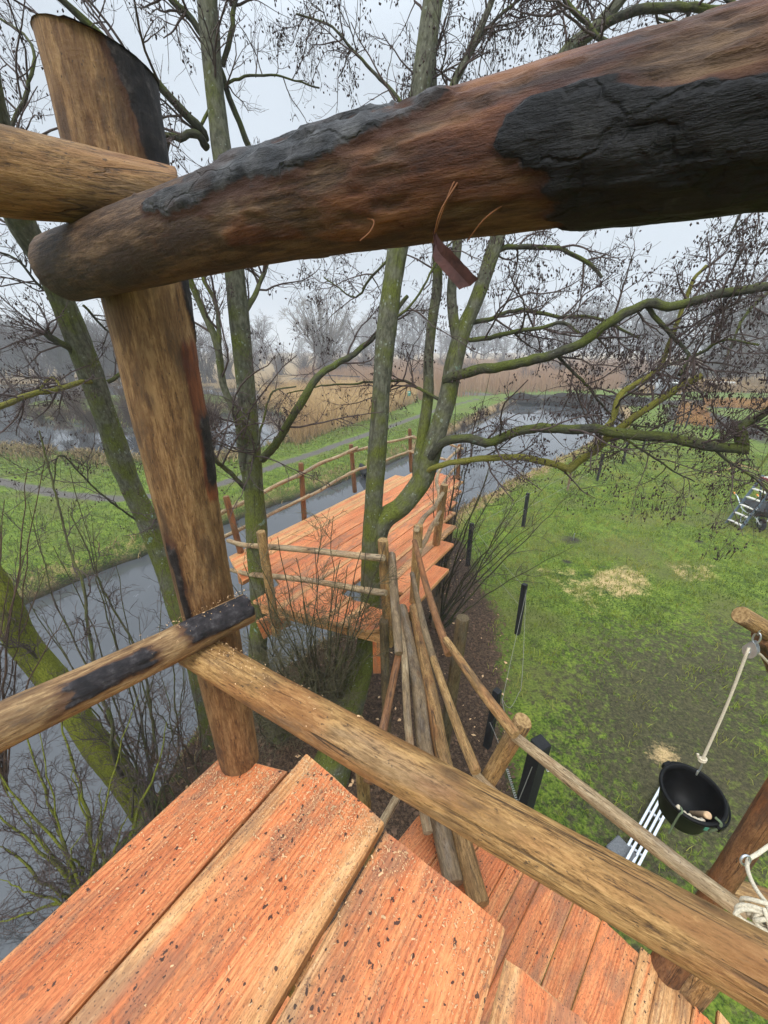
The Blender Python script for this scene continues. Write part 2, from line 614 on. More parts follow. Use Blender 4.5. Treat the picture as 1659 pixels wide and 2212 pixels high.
def m_plank():
    n = NB('douglas_plank')
    v = n.at('guv', True)
    oi = n.t.nodes.new('ShaderNodeObjectInfo')
    oc = n.sep(oi.outputs['Color'])   # r: sapwood on one edge, g: dirt, b: redness, alpha: sapwood on the other edge
    ea = n.at('ea')
    wob = n.noise(n.sc(v, (1, 1, .30)), 3.5, 3, col=True)
    vv = n.vadd(v, n.sc(wob, (.07, .02, 0)))
    x_ = n.sep(vv)[0]
    warp = n.noise(n.sc(vv, (1, .4, .10)), 9, 3)
    band = n.ma('ADD', n.ma('MULTIPLY', n.ma('SINE', n.ma('ADD', n.ma('MULTIPLY', x_, 430), n.ma('MULTIPLY', warp, 7))), .5), .5)
    fine = n.noise(n.sc(v, (1, 1, .22)), 300, 5, .75)
    mid = n.noise(n.sc(vv, (1, 1, .08)), 60, 6, .7)
    broad = n.noise(n.sc(vv, (1, .4, .06)), 11, 3)
    c = n.ramp(mid, (.35, (.58, .170, .055)), (.5, (.66, .230, .080)), (.65, (.72, .310, .120)))
    c = n.mix(n.ma('MULTIPLY', n.step(broad, .48, .64), .45), c, (.65, .160, .050))
    late = n.ma('MULTIPLY', n.step(band, .62, .97), n.step(n.noise(n.sc(vv, (1, 1, .12)), 14, 3), .34, .62))
    c = n.mix(n.ma('MULTIPLY', late, .62), c, (.47, .110, .036))
    yel = n.ramp(mid, (.36, (.46, .245, .088)), (.5, (.61, .36, .145)), (.62, (.72, .47, .22)))
    yel = n.mix(n.ma('MULTIPLY', late, .5), yel, (.36, .165, .055))
    en = n.ma('MULTIPLY', n.ma('SUBTRACT', n.noise(n.sc(vv, (1, .4, .05)), 10, 3), .5), .7)
    lowf = n.noise(n.sc(v, (1, 1, .22)), 5.5, 4, .6)
    c = n.mix(.75, c, n.ramp(lowf, (.34, (.72, .66, .62)), (.5, (1, 1, 1)), (.66, (1.12, 1.16, 1.18))), 'MULTIPLY')
    s0 = n.step(n.ma('SUBTRACT', oc[0], n.ma('ADD', ea, en)), -.10, .12)
    s1 = n.step(n.ma('SUBTRACT', oi.outputs['Alpha'], n.ma('ADD', n.ma('SUBTRACT', 1.0, ea), en)), -.10, .12)
    c = n.mix(n.ma('MULTIPLY', n.ma('MAXIMUM', s0, s1), .72), c, yel)
    kn = n.vor(n.sc(v, (1, 1, .7)), 3.1)
    c = n.mix(n.ma('MULTIPLY', n.step(kn, .085, .055), .8), c, n.ramp(kn, (.02, (.30, .10, .035)), (.05, (.46, .16, .05)), (.075, (.25, .075, .025))))
    c = n.mix(n.ma('MULTIPLY', oc[2], .7), c, n.mix(1.0, c, (.80, .60, .55), 'MULTIPLY'))
    c = n.mix(.62, c, n.ramp(fine, (.36, (.42, .34, .30)), (.50, (1.0, 1.0, 1.0)), (.64, (1.35, 1.38, 1.40))), 'MULTIPLY')
    # smears of soil and damp
    d1 = n.noise(n.sc(v, (1, 1, .35)), 11, 6, .68)
    d2 = n.noise(n.sc(v, (1, 1, .5)), 3.2, 3)
    dirt = n.step(n.ma('ADD', n.ma('MULTIPLY', d1, .75), n.ma('ADD', n.ma('MULTIPLY', d2, .35), n.ma('MULTIPLY', oc[1], .3))), .66, .80)
    c = n.mix(n.ma('MULTIPLY', dirt, .55), c, n.ramp(d1, (.35, (.10, .06, .045)), (.65, (.22, .13, .075))))
    # specks
    vo = n.vor(n.vadd(n.sc(v, (1, 1, .75)), n.sc(n.noise(v, 45, 3, col=True), .026)), 46)
    rad = n.ma('MULTIPLY', n.step(n.noise(v, 6, 4), .30, .57), .37)
    spk = n.ma('LESS_THAN', n.ma('ADD', vo, n.ma('MULTIPLY', n.noise(v, 150, 3), .34)), rad)
    c = n.mix(n.ma('MULTIPLY', spk, .9), c, (.022, .013, .012))
    vo2 = n.vor(n.vadd(v, n.sc(n.noise(v, 60, 2, col=True), .01)), 120)
    c = n.mix(n.ma('MULTIPLY', n.ma('LESS_THAN', vo2, n.ma('MULTIPLY', n.step(d1, .36, .62), .24)), .7), c, (.06, .03, .025))
    s4 = n.noise(v, 210, 3, .6)
    c = n.mix(n.ma('MULTIPLY', n.ma('MULTIPLY', n.step(s4, .615, .66), n.step(n.noise(v, 9, 3), .36, .6)), .8), c, (.05, .025, .02))
    d3 = n.noise(n.sc(v, (1, 1, .8)), 33, 6, .75)
    c = n.mix(n.ma('MULTIPLY', n.step(d3, .60, .66), .6), c, (.10, .05, .035))
    e = n.at('end')
    c = n.mix(n.ma('MULTIPLY', e, .75), c, n.ramp(fine, (.4, (.42, .22, .09)), (.6, (.60, .36, .17))))
    h = n.ma('ADD', n.ma('MULTIPLY', fine, .5), n.ma('ADD', n.ma('MULTIPLY', late, 1.0), n.ma('MULTIPLY', spk, .25)))
    return n.fin(c, n.ramp(d1, (.4, .62), (.7, .45)), h, .55, .004, .35)


M_PLANK = m_plank()


def m_bark(name, base, alt, moss, mossy=.5, lich=.5, scale=1.0, zf=.0):
    n = NB(name)
    p = n.at('guv', True)
    w = n.pos()
    f1 = n.noise(n.sc(p, (1, 1, .5)), 38 * scale, 5, .65)
    f2 = n.noise(w, 4.5, 3)
    f3 = n.noise(n.sc(p, (1, 1, .35)), 120 * scale, 3)
    c = n.ramp(f1, (.36, base), (.62, alt))
    nz = n.sep(n.normal())[2]
    ml = n.ma('ADD', n.ma('MULTIPLY', n.ma('SUBTRACT', f2, .5), 2.0), n.ma('ADD', n.ma('SUBTRACT', mossy, n.ma('MULTIPLY', n.ma('SUBTRACT', n.ma('MAXIMUM', n.sep(w)[2], 2.2), 3.0), zf)), n.ma('MULTIPLY', nz, .25)))
    mc = n.ramp(f3, (.35, tuple(q * .6 for q in moss)), (.65, tuple(q * 1.3 for q in moss)))
    c = n.mix(n.step(ml, .15, .75), c, mc)
    # pale lichen rosettes
    vd = n.vadd(w, n.sc(n.noise(w, 30, 2, col=True), .03))
    vo = n.vor(vd, 24)
    ls = n.ma('MULTIPLY', n.step(n.noise(w, 5, 3), .42, .64), .26 * lich)
    c = n.mix(n.ma('MULTIPLY', n.ma('LESS_THAN', vo, ls), .6), c, (.25, .28, .23))
    vo2 = n.noise(vd, 5.5, 4, .6)
    c = n.mix(n.ma('MULTIPLY', n.step(vo2, .70 - .03 * lich, .73), .7 * lich), c, (.22, .33, .27))
    cr = n.noise(n.sc(p, (1, 1, .12)), 30 * scale, 3)
    c = n.mix(n.ma('MULTIPLY', n.step(cr, .60, .68), .55), c, (.028, .022, .015))
    h = n.ma('ADD', f1, n.ma('ADD', n.ma('MULTIPLY', f3, .4), n.ma('MULTIPLY', cr, -.8)))
    return n.fin(c, .85, h, .7, .012, .2)


M_TRUNK = m_bark('green_grey_bark', (.055, .054, .036), (.140, .136, .096), (.098, .110, .018), .50, 1.0, 1.0, .075)
M_MOSSY = m_bark('mossy_bark', (.075, .070, .03), (.15, .135, .06), (.165, .175, .018), .80, .35)
M_LIMB = m_bark('dark_limb_bark', (.030, .028, .022), (.075, .072, .052), (.085, .098, .02), .40, .45, 1.6)
M_YLIMB = m_bark('yellow_green_limb_bark', (.12, .11, .04), (.20, .17, .05), (.17, .16, .03), .6, .3, 1.6)


def m_plain(name, col, rough=.7, var=.25, scale=40, bump=.2, spec=.3, metal=0.0, **kw):
    n = NB(name)
    f = n.noise(n.pos(), scale, 4)
    c = n.ramp(f, (.3, tuple(q * (1 - var) for q in col)), (.7, tuple(min(1, q * (1 + var)) for q in col)))
    return n.fin(c, rough, f if bump else None, bump, .004, spec, metal, **kw)


M_TWIG = m_plain('dark_twig', (.080, .056, .050), .85, .4, 25, 0)
M_OTWIG = m_plain('olive_shrub_twig', (.105, .090, .048), .8, .4, 20, 0)
M_RTWIG = m_plain('reddish_shrub_twig', (.085, .048, .030), .8, .4, 20, 0)
M_GTWIG = m_bark('mossy_shrub_stem', (.05, .042, .03), (.09, .075, .045), (.085, .095, .022), .35, .2, 2)
M_CONE = m_plain('dry_alder_cone', (.048, .030, .027), .85, .5, 60, 0)
M_CATKIN = m_plain('brown_seed_cluster', (.085, .055, .038), .85, .4, 60, 0)
M_FARTWIG = m_plain('far_twig', (.078, .055, .050), .9, .3, 1.5, 0)
M_FARTWIG2 = m_plain('far_pale_twig', (.17, .14, .115), .9, .3, 1.5, 0)
M_BLACK = m_plain('black_stained_wood', (.012, .012, .013), .6, .5, 60, .3)
M_BLACKP = m_plain('black_plastic', (.0045, .0045, .005), .5, .5, 30, .05, .2)
M_STEEL = m_plain('galvanised_steel', (.58, .60, .62), .38, .12, 30, .05, .5, .85)
M_ALU = m_plain('aluminium', (.72, .74, .76), .42, .08, 20, .03, .5, .7)
M_LADGREY = m_plain('grey_blue_ladder_paint', (.10, .135, .17), .5, .15, 20, .05)
M_LADRED = m_plain('red_ladder_trim', (.35, .03, .035), .5, .15, 20, .05)
M_ORANGE = m_plain('orange_grip', (.80, .25, .03), .5, .1, 20, .05)
M_ROPE = m_plain('pale_rope', (.62, .54, .40), .85, .25, 260, .6)
M_GCORD = m_plain('green_cord', (.14, .18, .10), .85, .3, 260, .5)
M_WIRE = m_plain('fence_wire', (.26, .25, .22), .6, .15, 30, 0)
M_WHITE = m_plain('white_paint', (.72, .72, .69), .55, .08, 15, .05)
M_GREEN = m_plain('green_sign_plate', (.03, .26, .20), .5, .12, 15, .05)
M_STONE = m_plain('grey_concrete', (.14, .145, .15), .85, .25, 60, .4)
M_RUBBER = m_plain('black_rubber', (.016, .016, .017), .75, .3, 40, .1)
M_TRAY = m_plain('dark_tray_metal', (.035, .037, .04), .55, .3, 20, .1)
M_PALEW = m_plain('handle_wood', (.62, .42, .24), .55, .2, 50, .1)
M_PEAT = m_plain('black_peat', (.014, .010, .008), .95, .6, 2.5, .6, .05)
M_HULL = m_plain('dark_boat_hull', (.025, .027, .03), .5, .2, 5, .05)
M_FIBRE = m_plain('bast_fibre', (.24, .10, .045), .8, .3, 60, 0)
M_BARKSTRIP = m_plain('inner_bark_strip', (.060, .023, .019), .7, .6, 70, .5)
M_CHIP = m_plain('wood_shaving', (.66, .42, .22), .7, .25, 30, 0)
M_LEAFL = m_plain('brown_leaf_litter', (.12, .070, .042), .85, .55, 9, 0)


def m_var(name, *cols):
    n = NB(name)
    c = n.ramp(n.at('rnd'), *[(i / (len(cols) - 1), q) for i, q in enumerate(cols)])
    return n.fin(c, .8, spec=.2)


M_GRASS = m_var('grass_blade', (.066, .100, .014), (.135, .185, .018), (.205, .26, .028), (.26, .26, .055))
M_GRASSL = m_var('bank_grass_blade', (.055, .085, .014), (.11, .15, .020), (.165, .205, .028), (.23, .21, .06))
M_REED = m_var('dry_reed', (.15, .080, .032), (.32, .19, .075), (.48, .31, .13), (.62, .45, .22))
M_REEDR = m_var('far_reddish_reed', (.21, .115, .06), (.30, .17, .09), (.40, .25, .14))
M_BRACK = m_var('orange_bracken', (.22, .085, .02), (.36, .16, .035), (.45, .25, .07))
M_DRYG = m_var('dry_bank_grass', (.13, .085, .035), (.24, .16, .07), (.36, .26, .12), (.10, .11, .03))


def m_ground():
    n = NB('terrain_ground')
    p = n.pos()
    a = {k: n.at(k) for k in ('mulch', 'path', 'peat', 'straw', 'dust', 'wear')}
    big = n.noise(p, .5, 4, .6)
    med = n.noise(p, 3.0, 5, .62)
    fin = n.noise(p, 26, 5, .7)
    vf = n.noise(p, 90, 3, .7)
    g = n.ramp(n.ma('ADD', n.ma('MULTIPLY', med, .35), n.ma('MULTIPLY', fin, .65)), (.41, (.030, .048, .008)), (.5, (.098, .150, .016)), (.58, (.18, .235, .030)))
    g = n.mix(n.step(big, .46, .66), g, n.ramp(fin, (.35, (.075, .085, .020)), (.65, (.15, .165, .04))))
    mud = n.ramp(n.ma('ADD', n.ma('MULTIPLY', fin, .6), n.ma('MULTIPLY', vf, .4)), (.36, (.024, .019, .012)), (.5, (.060, .050, .028)), (.66, (.125, .105, .062)))
    br = n.ma('SUBTRACT', n.ma('ADD', n.ma('MULTIPLY', med, .9), n.ma('MULTIPLY', fin, .6)), .75)

    def mask(k, w=.9, lo=.35, hi=.65):
        return n.step(n.ma('ADD', a[k], n.ma('MULTIPLY', br, w)), lo, hi)
    wn = n.noise(p, 9, 6, .75)
    wm = n.step(n.ma('ADD', a['wear'], n.ma('MULTIPLY', n.ma('SUBTRACT', wn, .5), 3.0)), .35, .85)
    c = n.mix(n.ma('MULTIPLY', wm, .9), g, mud)
    st = n.ramp(fin, (.35, (.16, .10, .045)), (.65, (.36, .25, .12)))
    c = n.mix(mask('straw', 1.1), c, st)
    c = n.mix(mask('mulch', 1.5), c, n.ramp(n.ma('ADD', n.ma('MULTIPLY', fin, .5), n.ma('MULTIPLY', vf, .5)), (.38, (.018, .011, .007)), (.5, (.060, .037, .023)), (.61, (.15, .096, .058))))
    c = n.mix(mask('path', .7), c, n.ramp(fin, (.33, (.055, .046, .038)), (.67, (.16, .145, .13))))
    c = n.mix(mask('peat', .8), c, n.ramp(fin, (.35, (.017, .013, .012)), (.65, (.05, .04, .034))))
    c = n.mix(n.ma('MULTIPLY', mask('dust', 1.5, .3, .8), .95), c, n.ramp(vf, (.35, (.36, .23, .09)), (.62, (.68, .49, .25))))
    z = n.sep(p)[2]
    wet = n.step(z, -.12, -.5)
    c = n.mix(wet, c, (.022, .018, .013))
    h = n.ma('ADD', n.ma('MULTIPLY', med, .8), n.ma('ADD', n.ma('MULTIPLY', fin, .5), n.ma('MULTIPLY', vf, .25)))
    return n.fin(c, .9, h, .8, .04, .15)


M_GROUND = m_ground()


def m_water():
    n = NB('still_water')
    p = n.pos()
    f = n.noise(p, 2.2, 3)
    f2 = n.noise(p, .35, 3)
    scr = n.noise(n.sc(p, (1, .25, 1)), 5, 4, .6, .6)
    c = n.ramp(f2, (.3, (.052, .055, .059)), (.7, (.070, .074, .079)))
    c = n.mix(n.ma('MULTIPLY', n.step(scr, .68, .72), .35), c, (.25, .26, .27))
    m = n.fin(c, n.ramp(f2, (.35, .03), (.7, .07)), f, .02, .02, .5, IOR=1.62)
    return m


M_WATER = m_water()
# ---------------------------------------------------------------- land and water
WZ = -0.45


def poly(*pts, z=0.0):
    return np.array([G(u, v, z)[:2] for u, v in pts])


def sdist(P, X, Y):                # signed distance to a polygon, inside positive
    x, y = X.ravel(), Y.ravel()
    best = np.full(len(x), 1e9)
    ins = np.zeros(len(x), bool)
    n = len(P)
    for i in range(n):
        a, b = P[i], P[(i + 1) % n]
        e = b - a
        t = np.clip(((x - a[0]) * e[0] + (y - a[1]) * e[1]) / (e @ e + 1e-12), 0, 1)
        best = np.minimum(best, np.hypot(x - a[0] - t * e[0], y - a[1] - t * e[1]))
        c = ((a[1] > y) != (b[1] > y)) & (x < (b[0] - a[0]) * (y - a[1]) / (b[1] - a[1] + 1e-12) + a[0])
        ins ^= c
    return np.where(ins, best, -best).reshape(X.shape)


def ldist(P, X, Y):                # distance to a polyline
    x, y = X.ravel(), Y.ravel()
    best = np.full(len(x), 1e9)
    for a, b in zip(P[:-1], P[1:]):
        e = b - a
        t = np.clip(((x - a[0]) * e[0] + (y - a[1]) * e[1]) / (e @ e + 1e-12), 0, 1)
        best = np.minimum(best, np.hypot(x - a[0] - t * e[0], y - a[1] - t * e[1]))
    return best.reshape(X.shape)


CANAL = np.vstack([
    [(-16, -6)], poly((40, 1310), (180, 1245), (330, 1190), (470, 1137), (600, 1088), (740, 1040), (880, 985), (960, 945), (1040, 905), (1100, 878), (1210, 872), (1330, 882), (1350, 905),
                      (1330, 938), (1200, 1005), (1080, 1065), (960, 1135), (850, 1250), (740, 1370), (560, 1500), (400, 1640), z=WZ), [(-3.1, 2.6), (-5.2, -2), (-7.5, -8)]])
POND = np.vstack([poly((0, 978), (150, 992), (300, 1003), (450, 1003), (560, 985), (625, 955), (628, 905), (560, 880), z=WZ), [(-14, 52), (-40, 66), (-80, 60), (-80, 22)]])
ISLE = np.vstack([poly((70, 905), (200, 918), (330, 925), (440, 918), (480, 895), (560, 885), z=WZ), [(-17, 46), (-30, 48), (-36, 40)]])
FARW = poly((1330, 842), (1372, 852), (1430, 862), (1478, 852), (1500, 800), (1420, 790), z=WZ)
MULCH = poly((600, 1420), (860, 1190), (955, 1150), (1000, 1170), (1030, 1250), (1075, 1330), (1082, 1480), (1095, 1640), (1130, 1780), (1150, 2000), (1000, 2212), (500, 2212), (300, 1800), (400, 1620))
PATH1 = poly((-150, 1015), (0, 1040), (120, 1066), (250, 1078), (400, 1066), (520, 1032), (640, 992), (730, 960), (860, 915), (960, 880), (1040, 860))
PATH2 = poly((640, 818), (700, 825), (770, 834), (850, 842), (930, 846), (1040, 852))
PEAT = [poly((1090, 880), (1100, 855), (1250, 850), (1420, 860), (1410, 880), (1250, 868)), poly((1440, 880), (1500, 878), (1659, 930), (1659, 960), (1560, 930), (1440, 905)), poly((1400, 870), (1480, 862), (1659, 868), (1659, 885), (1500, 880))]
SPOTS = [((1232, 1168), .36), ((1225, 1216), .20), ((1512, 1172), .20)]
WEAR = [poly((1140, 1440), (1260, 1330), (1659, 1310), (1800, 1500), (1900, 2000), (1500, 2212), (1150, 2000), (1150, 1700)), poly((1420, 1130), (1600, 1060), (1659, 1075), (1500, 1180), (1330, 1260), (1240, 1250))]
DUST = [(poly((1275, 1240), (1340, 1222), (1395, 1235), (1400, 1275), (1345, 1290), (1290, 1280)), .62), (poly((1160, 1226), (1240, 1230), (1300, 1268), (1270, 1320), (1190, 1250)), .44), (poly((1440, 1218), (1540, 1222), (1540, 1252), (1470, 1256)), .46), (poly((1405, 1620), (1432, 1612), (1445, 1645), (1410, 1650)), .7), (poly((1260, 1300), (1330, 1290), (1300, 1340)), .34)]


def axis_coords(lo, hi, fine0, fine1, d, grow=1.09):
    c = list(np.arange(fine0, fine1, d))
    s, x = d, fine1
    while x < hi:
        c.append(x)
        s *= grow
        x += s
    c.append(hi)
    s, x = d, fine0 - d
    pre = []
    while x > lo:
        pre.append(x)
        s *= grow
        x -= s
    pre.append(lo)
    return np.array(pre[::-1] + c)


def hbase(X, Y):
    h = .05 * (fbm(np.stack([X.ravel() * .35, Y.ravel() * .35, X.ravel() * 0], 1), 5, 3).reshape(X.shape) - .5) + .06 * (fbm(np.stack([X.ravel() * 2.2, Y.ravel() * 2.2, X.ravel() * 0], 1), 9, 2).reshape(X.shape) - .5)
    wob = .35 * (fbm(np.stack([X.ravel() * 1.3, Y.ravel() * 1.3, X.ravel() * 0], 1), 21, 3).reshape(X.shape) - .5)
    dc = sdist(CANAL, X, Y) + wob
    dp = sdist(POND, X, Y) + wob * 2
    di = sdist(ISLE, X, Y) + wob * 2
    dw = sdist(FARW, X, Y)
    dp = np.minimum(dp, -di)
    w = np.maximum(np.maximum(dc, dp), dw)
    h = h - sst(-.25, .55, w) * 1.1
    return h, w, dc, dp


xs = axis_coords(-260, 260, -14, 17, .13)
ys = axis_coords(-30, 420, -1, 27, .13)
X, Y = np.meshgrid(xs, ys)
H, WD, DC, DP = hbase(X, Y)
far = sst(-1.2, -.1, WD)
mul = np.clip(.5 + sdist(MULCH, X, Y) / .5, 0, 1)
pth = np.maximum(np.clip(1.0 - ldist(PATH1, X, Y) / .62, 0, 1) * .95, np.clip(1.2 - ldist(PATH2, X, Y) / 2.0, 0, 1))
pea = np.zeros_like(X)
for q in PEAT:
    pea = np.maximum(pea, np.clip(.5 + sdist(q, X, Y) / 2.0, 0, 1))
for (c, r) in SPOTS:
    g_ = G(*c, 0)
    d_ = np.hypot(X - g_[0], Y - g_[1])
    pea = np.maximum(pea, np.clip(.75 - d_ / r * .45, 0, .6))
    H = H + .05 * np.exp(-(d_ / r) ** 2 * 2)
wea = np.zeros_like(X)
for q, k in zip(WEAR, (.90, .55)):
    wea = np.maximum(wea, k * np.clip(.4 + sdist(q, X, Y) / 2.2, 0, 1))
dus = np.zeros_like(X)
for q, k in DUST:
    dus = np.maximum(dus, k * np.clip(.7 + sdist(q, X, Y) / .35, 0, 1))
stw = far * .42 + np.where(Y > 34, .9 * np.clip((Y - 46) / 14, 0, 1), 0)
stw = np.where((DC > -1.3) & (X > 1.5) & (Y > 9), np.maximum(stw, sst(-1.3, -.25, DC) * .75), stw)
ny, nx = X.shape
idx = np.arange(ny * nx).reshape(ny, nx)
q = np.stack([idx[:-1, :-1], idx[:-1, 1:], idx[1:, 1:], idx[1:, :-1]], -1).reshape(-1, 4)
g = Geo().add(np.stack([X, Y, H], -1).reshape(-1, 3), [q], None, 0, True, mulch=mul.ravel(), path=pth.ravel(), peat=pea.ravel(), straw=stw.ravel(), dust=dus.ravel(), wear=wea.ravel())
struct(build('ground', g, M_GROUND))


def sheet(name, x0, x1, y0, y1, z, mat):
    g = Geo().add([(x0, y0, z), (x1, y0, z), (x1, y1, z), (x0, y1, z)], [[(0, 1, 2, 3)]])
    return struct(build(name, g, mat))


sheet('canal_water', -85, 95, -28, 75, WZ, M_WATER)


def sample_ground(x, y):
    h, w, dc, dp = hbase(np.asarray(x)[None], np.asarray(y)[None])
    return h[0], w[0], dc[0], dp[0]


def blades(name, x, y, z, hgt, wid, lean, mat, seed, kind='stuff', rnd=None, tip=.15, droop=.0):
    rg = np.random.RandomState(seed)
    n = len(x)
    a = rg.rand(n) * 6.283
    ca, sa = np.cos(a), np.sin(a)
    b = rg.rand(n) * 6.283
    lx, ly = np.cos(b) * lean * rg.rand(n) * hgt, np.sin(b) * lean * rg.rand(n) * hgt
    w = wid / 2
    V = np.zeros((n, 5, 3))
    V[:, 0] = np.stack([x - ca * w, y - sa * w, z - .01], 1)
    V[:, 1] = np.stack([x + ca * w, y + sa * w, z - .01], 1)
    mx_, my_, mz_ = x + lx * .35, y + ly * .35, z + hgt * .6
    V[:, 2] = np.stack([mx_ + ca * w * .8, my_ + sa * w * .8, mz_], 1)
    V[:, 3] = np.stack([mx_ - ca * w * .8, my_ - sa * w * .8, mz_], 1)
    V[:, 4] = np.stack([x + lx, y + ly, z + hgt * (1 - droop)], 1)
    i = np.arange(n)[:, None] * 5
    q = i + np.array([[0, 1, 2, 3]])
    t = i + np.array([[3, 2, 4]])
    r = rg.rand(n) if rnd is None else rnd
    g = Geo().add(V.reshape(-1, 3), [q, t], None, 0, False, rnd=np.repeat(r, 5))
    return build(name, g, mat)


def scatter(n, x0, x1, y0, y1, seed):
    rg = np.random.RandomState(seed)
    return x0 + rg.rand(n) * (x1 - x0), y0 + rg.rand(n) * (y1 - y0)


def inpoly(P, x, y):
    return sdist(P, x[None], y[None])[0]


# lawn grass
rg = np.random.RandomState(11)
x, y = scatter(260000, -1, 19, 1, 27, 3)
keep = rg.rand(len(x)) < np.clip(1.3 - y / 26, .15, 1)
x, y = x[keep], y[keep]
h, w, dc, dp = sample_ground(x, y)
nz = fbm(np.stack([x * .9, y * .9, x * 0], 1), 31, 4)
n6 = fbm(np.stack([x * 5.5, y * 5.5, x * 0], 1), 37, 3)
wr = sum(k * np.clip(.5 + inpoly(q, x, y) / 1.5, 0, 1) for q, k in zip(WEAR, (1.0, .45)))
mu = inpoly(MULCH, x, y)
keep = (w < -.25) & (mu < rg.rand(len(x)) * .5 - .25) & (rg.rand(len(x)) > wr + (nz - .5) * 1.6 + (n6 - .5) * 2.4) & (x > (y - 11) * .85)
x, y, h, nz, n6 = x[keep], y[keep], h[keep], nz[keep], n6[keep]
o = blades('lawn_grass', x, y, h, .025 + .04 * rg.rand(len(x)) +   .04 * sst(.5, .62, 1 - n6), .007 + .0008 * y, 1.3, M_GRASS, 5, rnd=np.clip(.5 + (nz - .5) * 1.8 + (.5 - n6) * 2.0 + .5 * (rg.rand(len(x)) - .5), 0, 1))
struct(o, 'stuff')
tag(o, 'short green lawn grass between the black fence posts and the step ladder', 'grass', kind='stuff')
# bank grass across the canal
x, y = scatter(150000, -24, 14, 5, 36, 8)
h, w, dc, dp = sample_ground(x, y)
pd = ldist(PATH1, x[None], y[None])[0]
side = (x < (y - 11) * .85)
keep = side & (w < -.12) & (pd > .35 + .5 * rg.rand(len(x))) & (y < 32)
x, y, h, w = x[keep], y[keep], h[keep], w[keep]
edge = np.exp(-np.abs(w + .5) * 1.5)
o = blades('bank_grass', x, y, h, .05 + .10 * rg.rand(len(x)) * (.4 + edge), .008 + .0011 * y, 1.4, M_GRASSL, 6, rnd=np.clip(rg.rand(len(x)) * .8 + .25 * (fbm(np.stack([x, y, x * 0], 1), 3, 3) - .4), 0, 1))
tag(o, 'lush green grass along the canal bank on both sides of the muddy path', 'grass', kind='stuff')
# dry tufts on the water edges
x, y = scatter(420000, -30, 18, 2, 42, 9)
h, w, dc, dp = sample_ground(x, y)
right = (x > (y - 11) * .85)
den = np.exp(-((w + .18) / .22) ** 2) * np.where(right, 1.0, .5) + np.exp(-((dp + .9) / .8) ** 2) * .9
nz = fbm(np.stack([x * .8, y * .8, x * 0], 1), 77, 3)
keep = (rg.rand(len(x)) < den * sst(.35, .6, nz)) & (w < .2)
x, y, h, dpk = x[keep], y[keep], h[keep], dp[keep]
tall = np.where(np.abs(dpk + .8) < 1.4, 2.0, 1.0)
o = blades('dry_bank_grass', x, y, h, (.10 + .16 * rg.rand(len(x))) * tall, .010 + .0012 * y, 1.6, M_DRYG, 7, droop=.2)
tag(o, 'dry straw coloured grass hanging over the edges of canal and pond', 'dry grass', kind='stuff')
# reed beds
REED1 = np.vstack([poly((640, 965), (720, 932), (820, 902), (900, 868), (880, 850), (700, 838), (560, 850), (560, 880), (628, 905), (625, 955))])
REED2 = np.vstack([poly((900, 866), (1050, 855), (1120, 850), (1330, 842), (1420, 790)), [(60, 130), (-10, 130)], poly((640, 815), (850, 838))])
REED3 = poly((1372, 852), (1480, 846), (1659, 850), (1800, 850), (1800, 838), (1659, 838), (1480, 838))


def reed(name, P, n, hl, hh, wk, mat, seed, label, cat, lean=.5):
    lo, hi = P.min(0), P.max(0)
    x, y = scatter(n, lo[0], hi[0], lo[1], hi[1], seed)
    # more blades near the viewer
    rg = np.random.RandomState(seed + 1)
    k = (inpoly(P, x, y) > 0)
    x, y = x[k], y[k]
    h, w, dc, dp = sample_ground(x, y)
    pd = ldist(PATH2, x[None], y[None])[0]
    k = (w < .1) & (pd > 1.3)
    x, y, h = x[k], y[k], h[k]
    nz = fbm(np.stack([x * .35, y * .35, x * 0], 1), seed, 3)
    o = blades(name, x, y, h, (hl + (hh - hl) * rg.rand(len(x))) * (.55 + .9 * nz), wk * (1 + y * .012), lean, mat, seed + 2, rnd=np.clip(nz * .9 - .1 + .5 * rg.rand(len(x)), 0, 1))
    return tag(o, label, cat, kind='stuff')


reed('reed_bed', REED1, 60000, .7, 1.7, .02, M_REED, 41, 'golden dry reeds between the pond and the muddy path', 'reeds', .9)
reed('reed_field', REED2, 130000, 1.0, 2.1, .035, M_REEDR, 43, 'wide field of reddish brown reeds beyond the dark peat heaps', 'reeds', .35)
reed('reed_fringe', REED3, 14000, .8, 1.6, .04, M_REED, 45, 'pale reed strip in front of the moored boat', 'reeds', .4)
b1 = poly((1455, 918), (1470, 875), (1520, 885), (1545, 925))
reed('bracken_patch', b1, 4000, .25, .6, .035, M_BRACK, 47, 'orange brown bracken patch beside the dark garden track', 'bracken', .9)
b2 = poly((1520, 878), (1600, 882), (1700, 895), (1700, 872), (1520, 866))
reed('bracken_strip', b2, 6000, .25, .6, .05, M_BRACK, 49, 'long low orange bracken strip beyond the dark garden track', 'bracken', .9)
# litter on the mulch
x, y = scatter(16000, -3.2, 3, 1.2, 11, 15)
k = (inpoly(MULCH, x, y) > -.15)
x, y = x[k], y[k]
h, w, dc, dp = sample_ground(x, y)
k = w < -.1
x, y, h = x[k], y[k], h[k]
n = len(x)
a = rg.rand(n) * 6.283
s = .012 + .03 * rg.rand(n) ** 2
tl = (rg.rand(n, 4) - .3) * .02
V = np.stack([np.stack([x + np.cos(a + k * 1.5708) * s * (1 if k % 2 else .55), y + np.sin(a + k * 1.5708) * s * (1 if k % 2 else .55), h + .012 + tl[:, k]], 1) for k in range(4)], 1)
g = Geo().add(V.reshape(-1, 3), [np.arange(n * 4).reshape(n, 4)], None, 0, False)
m_ = np.where(rg.rand(n) < .035, 1, 0)
g.F = [(np.arange(n * 4).reshape(n, 4)[m_ == 0], 0, False), (np.arange(n * 4).reshape(n, 4)[m_ == 1], 1, False)]
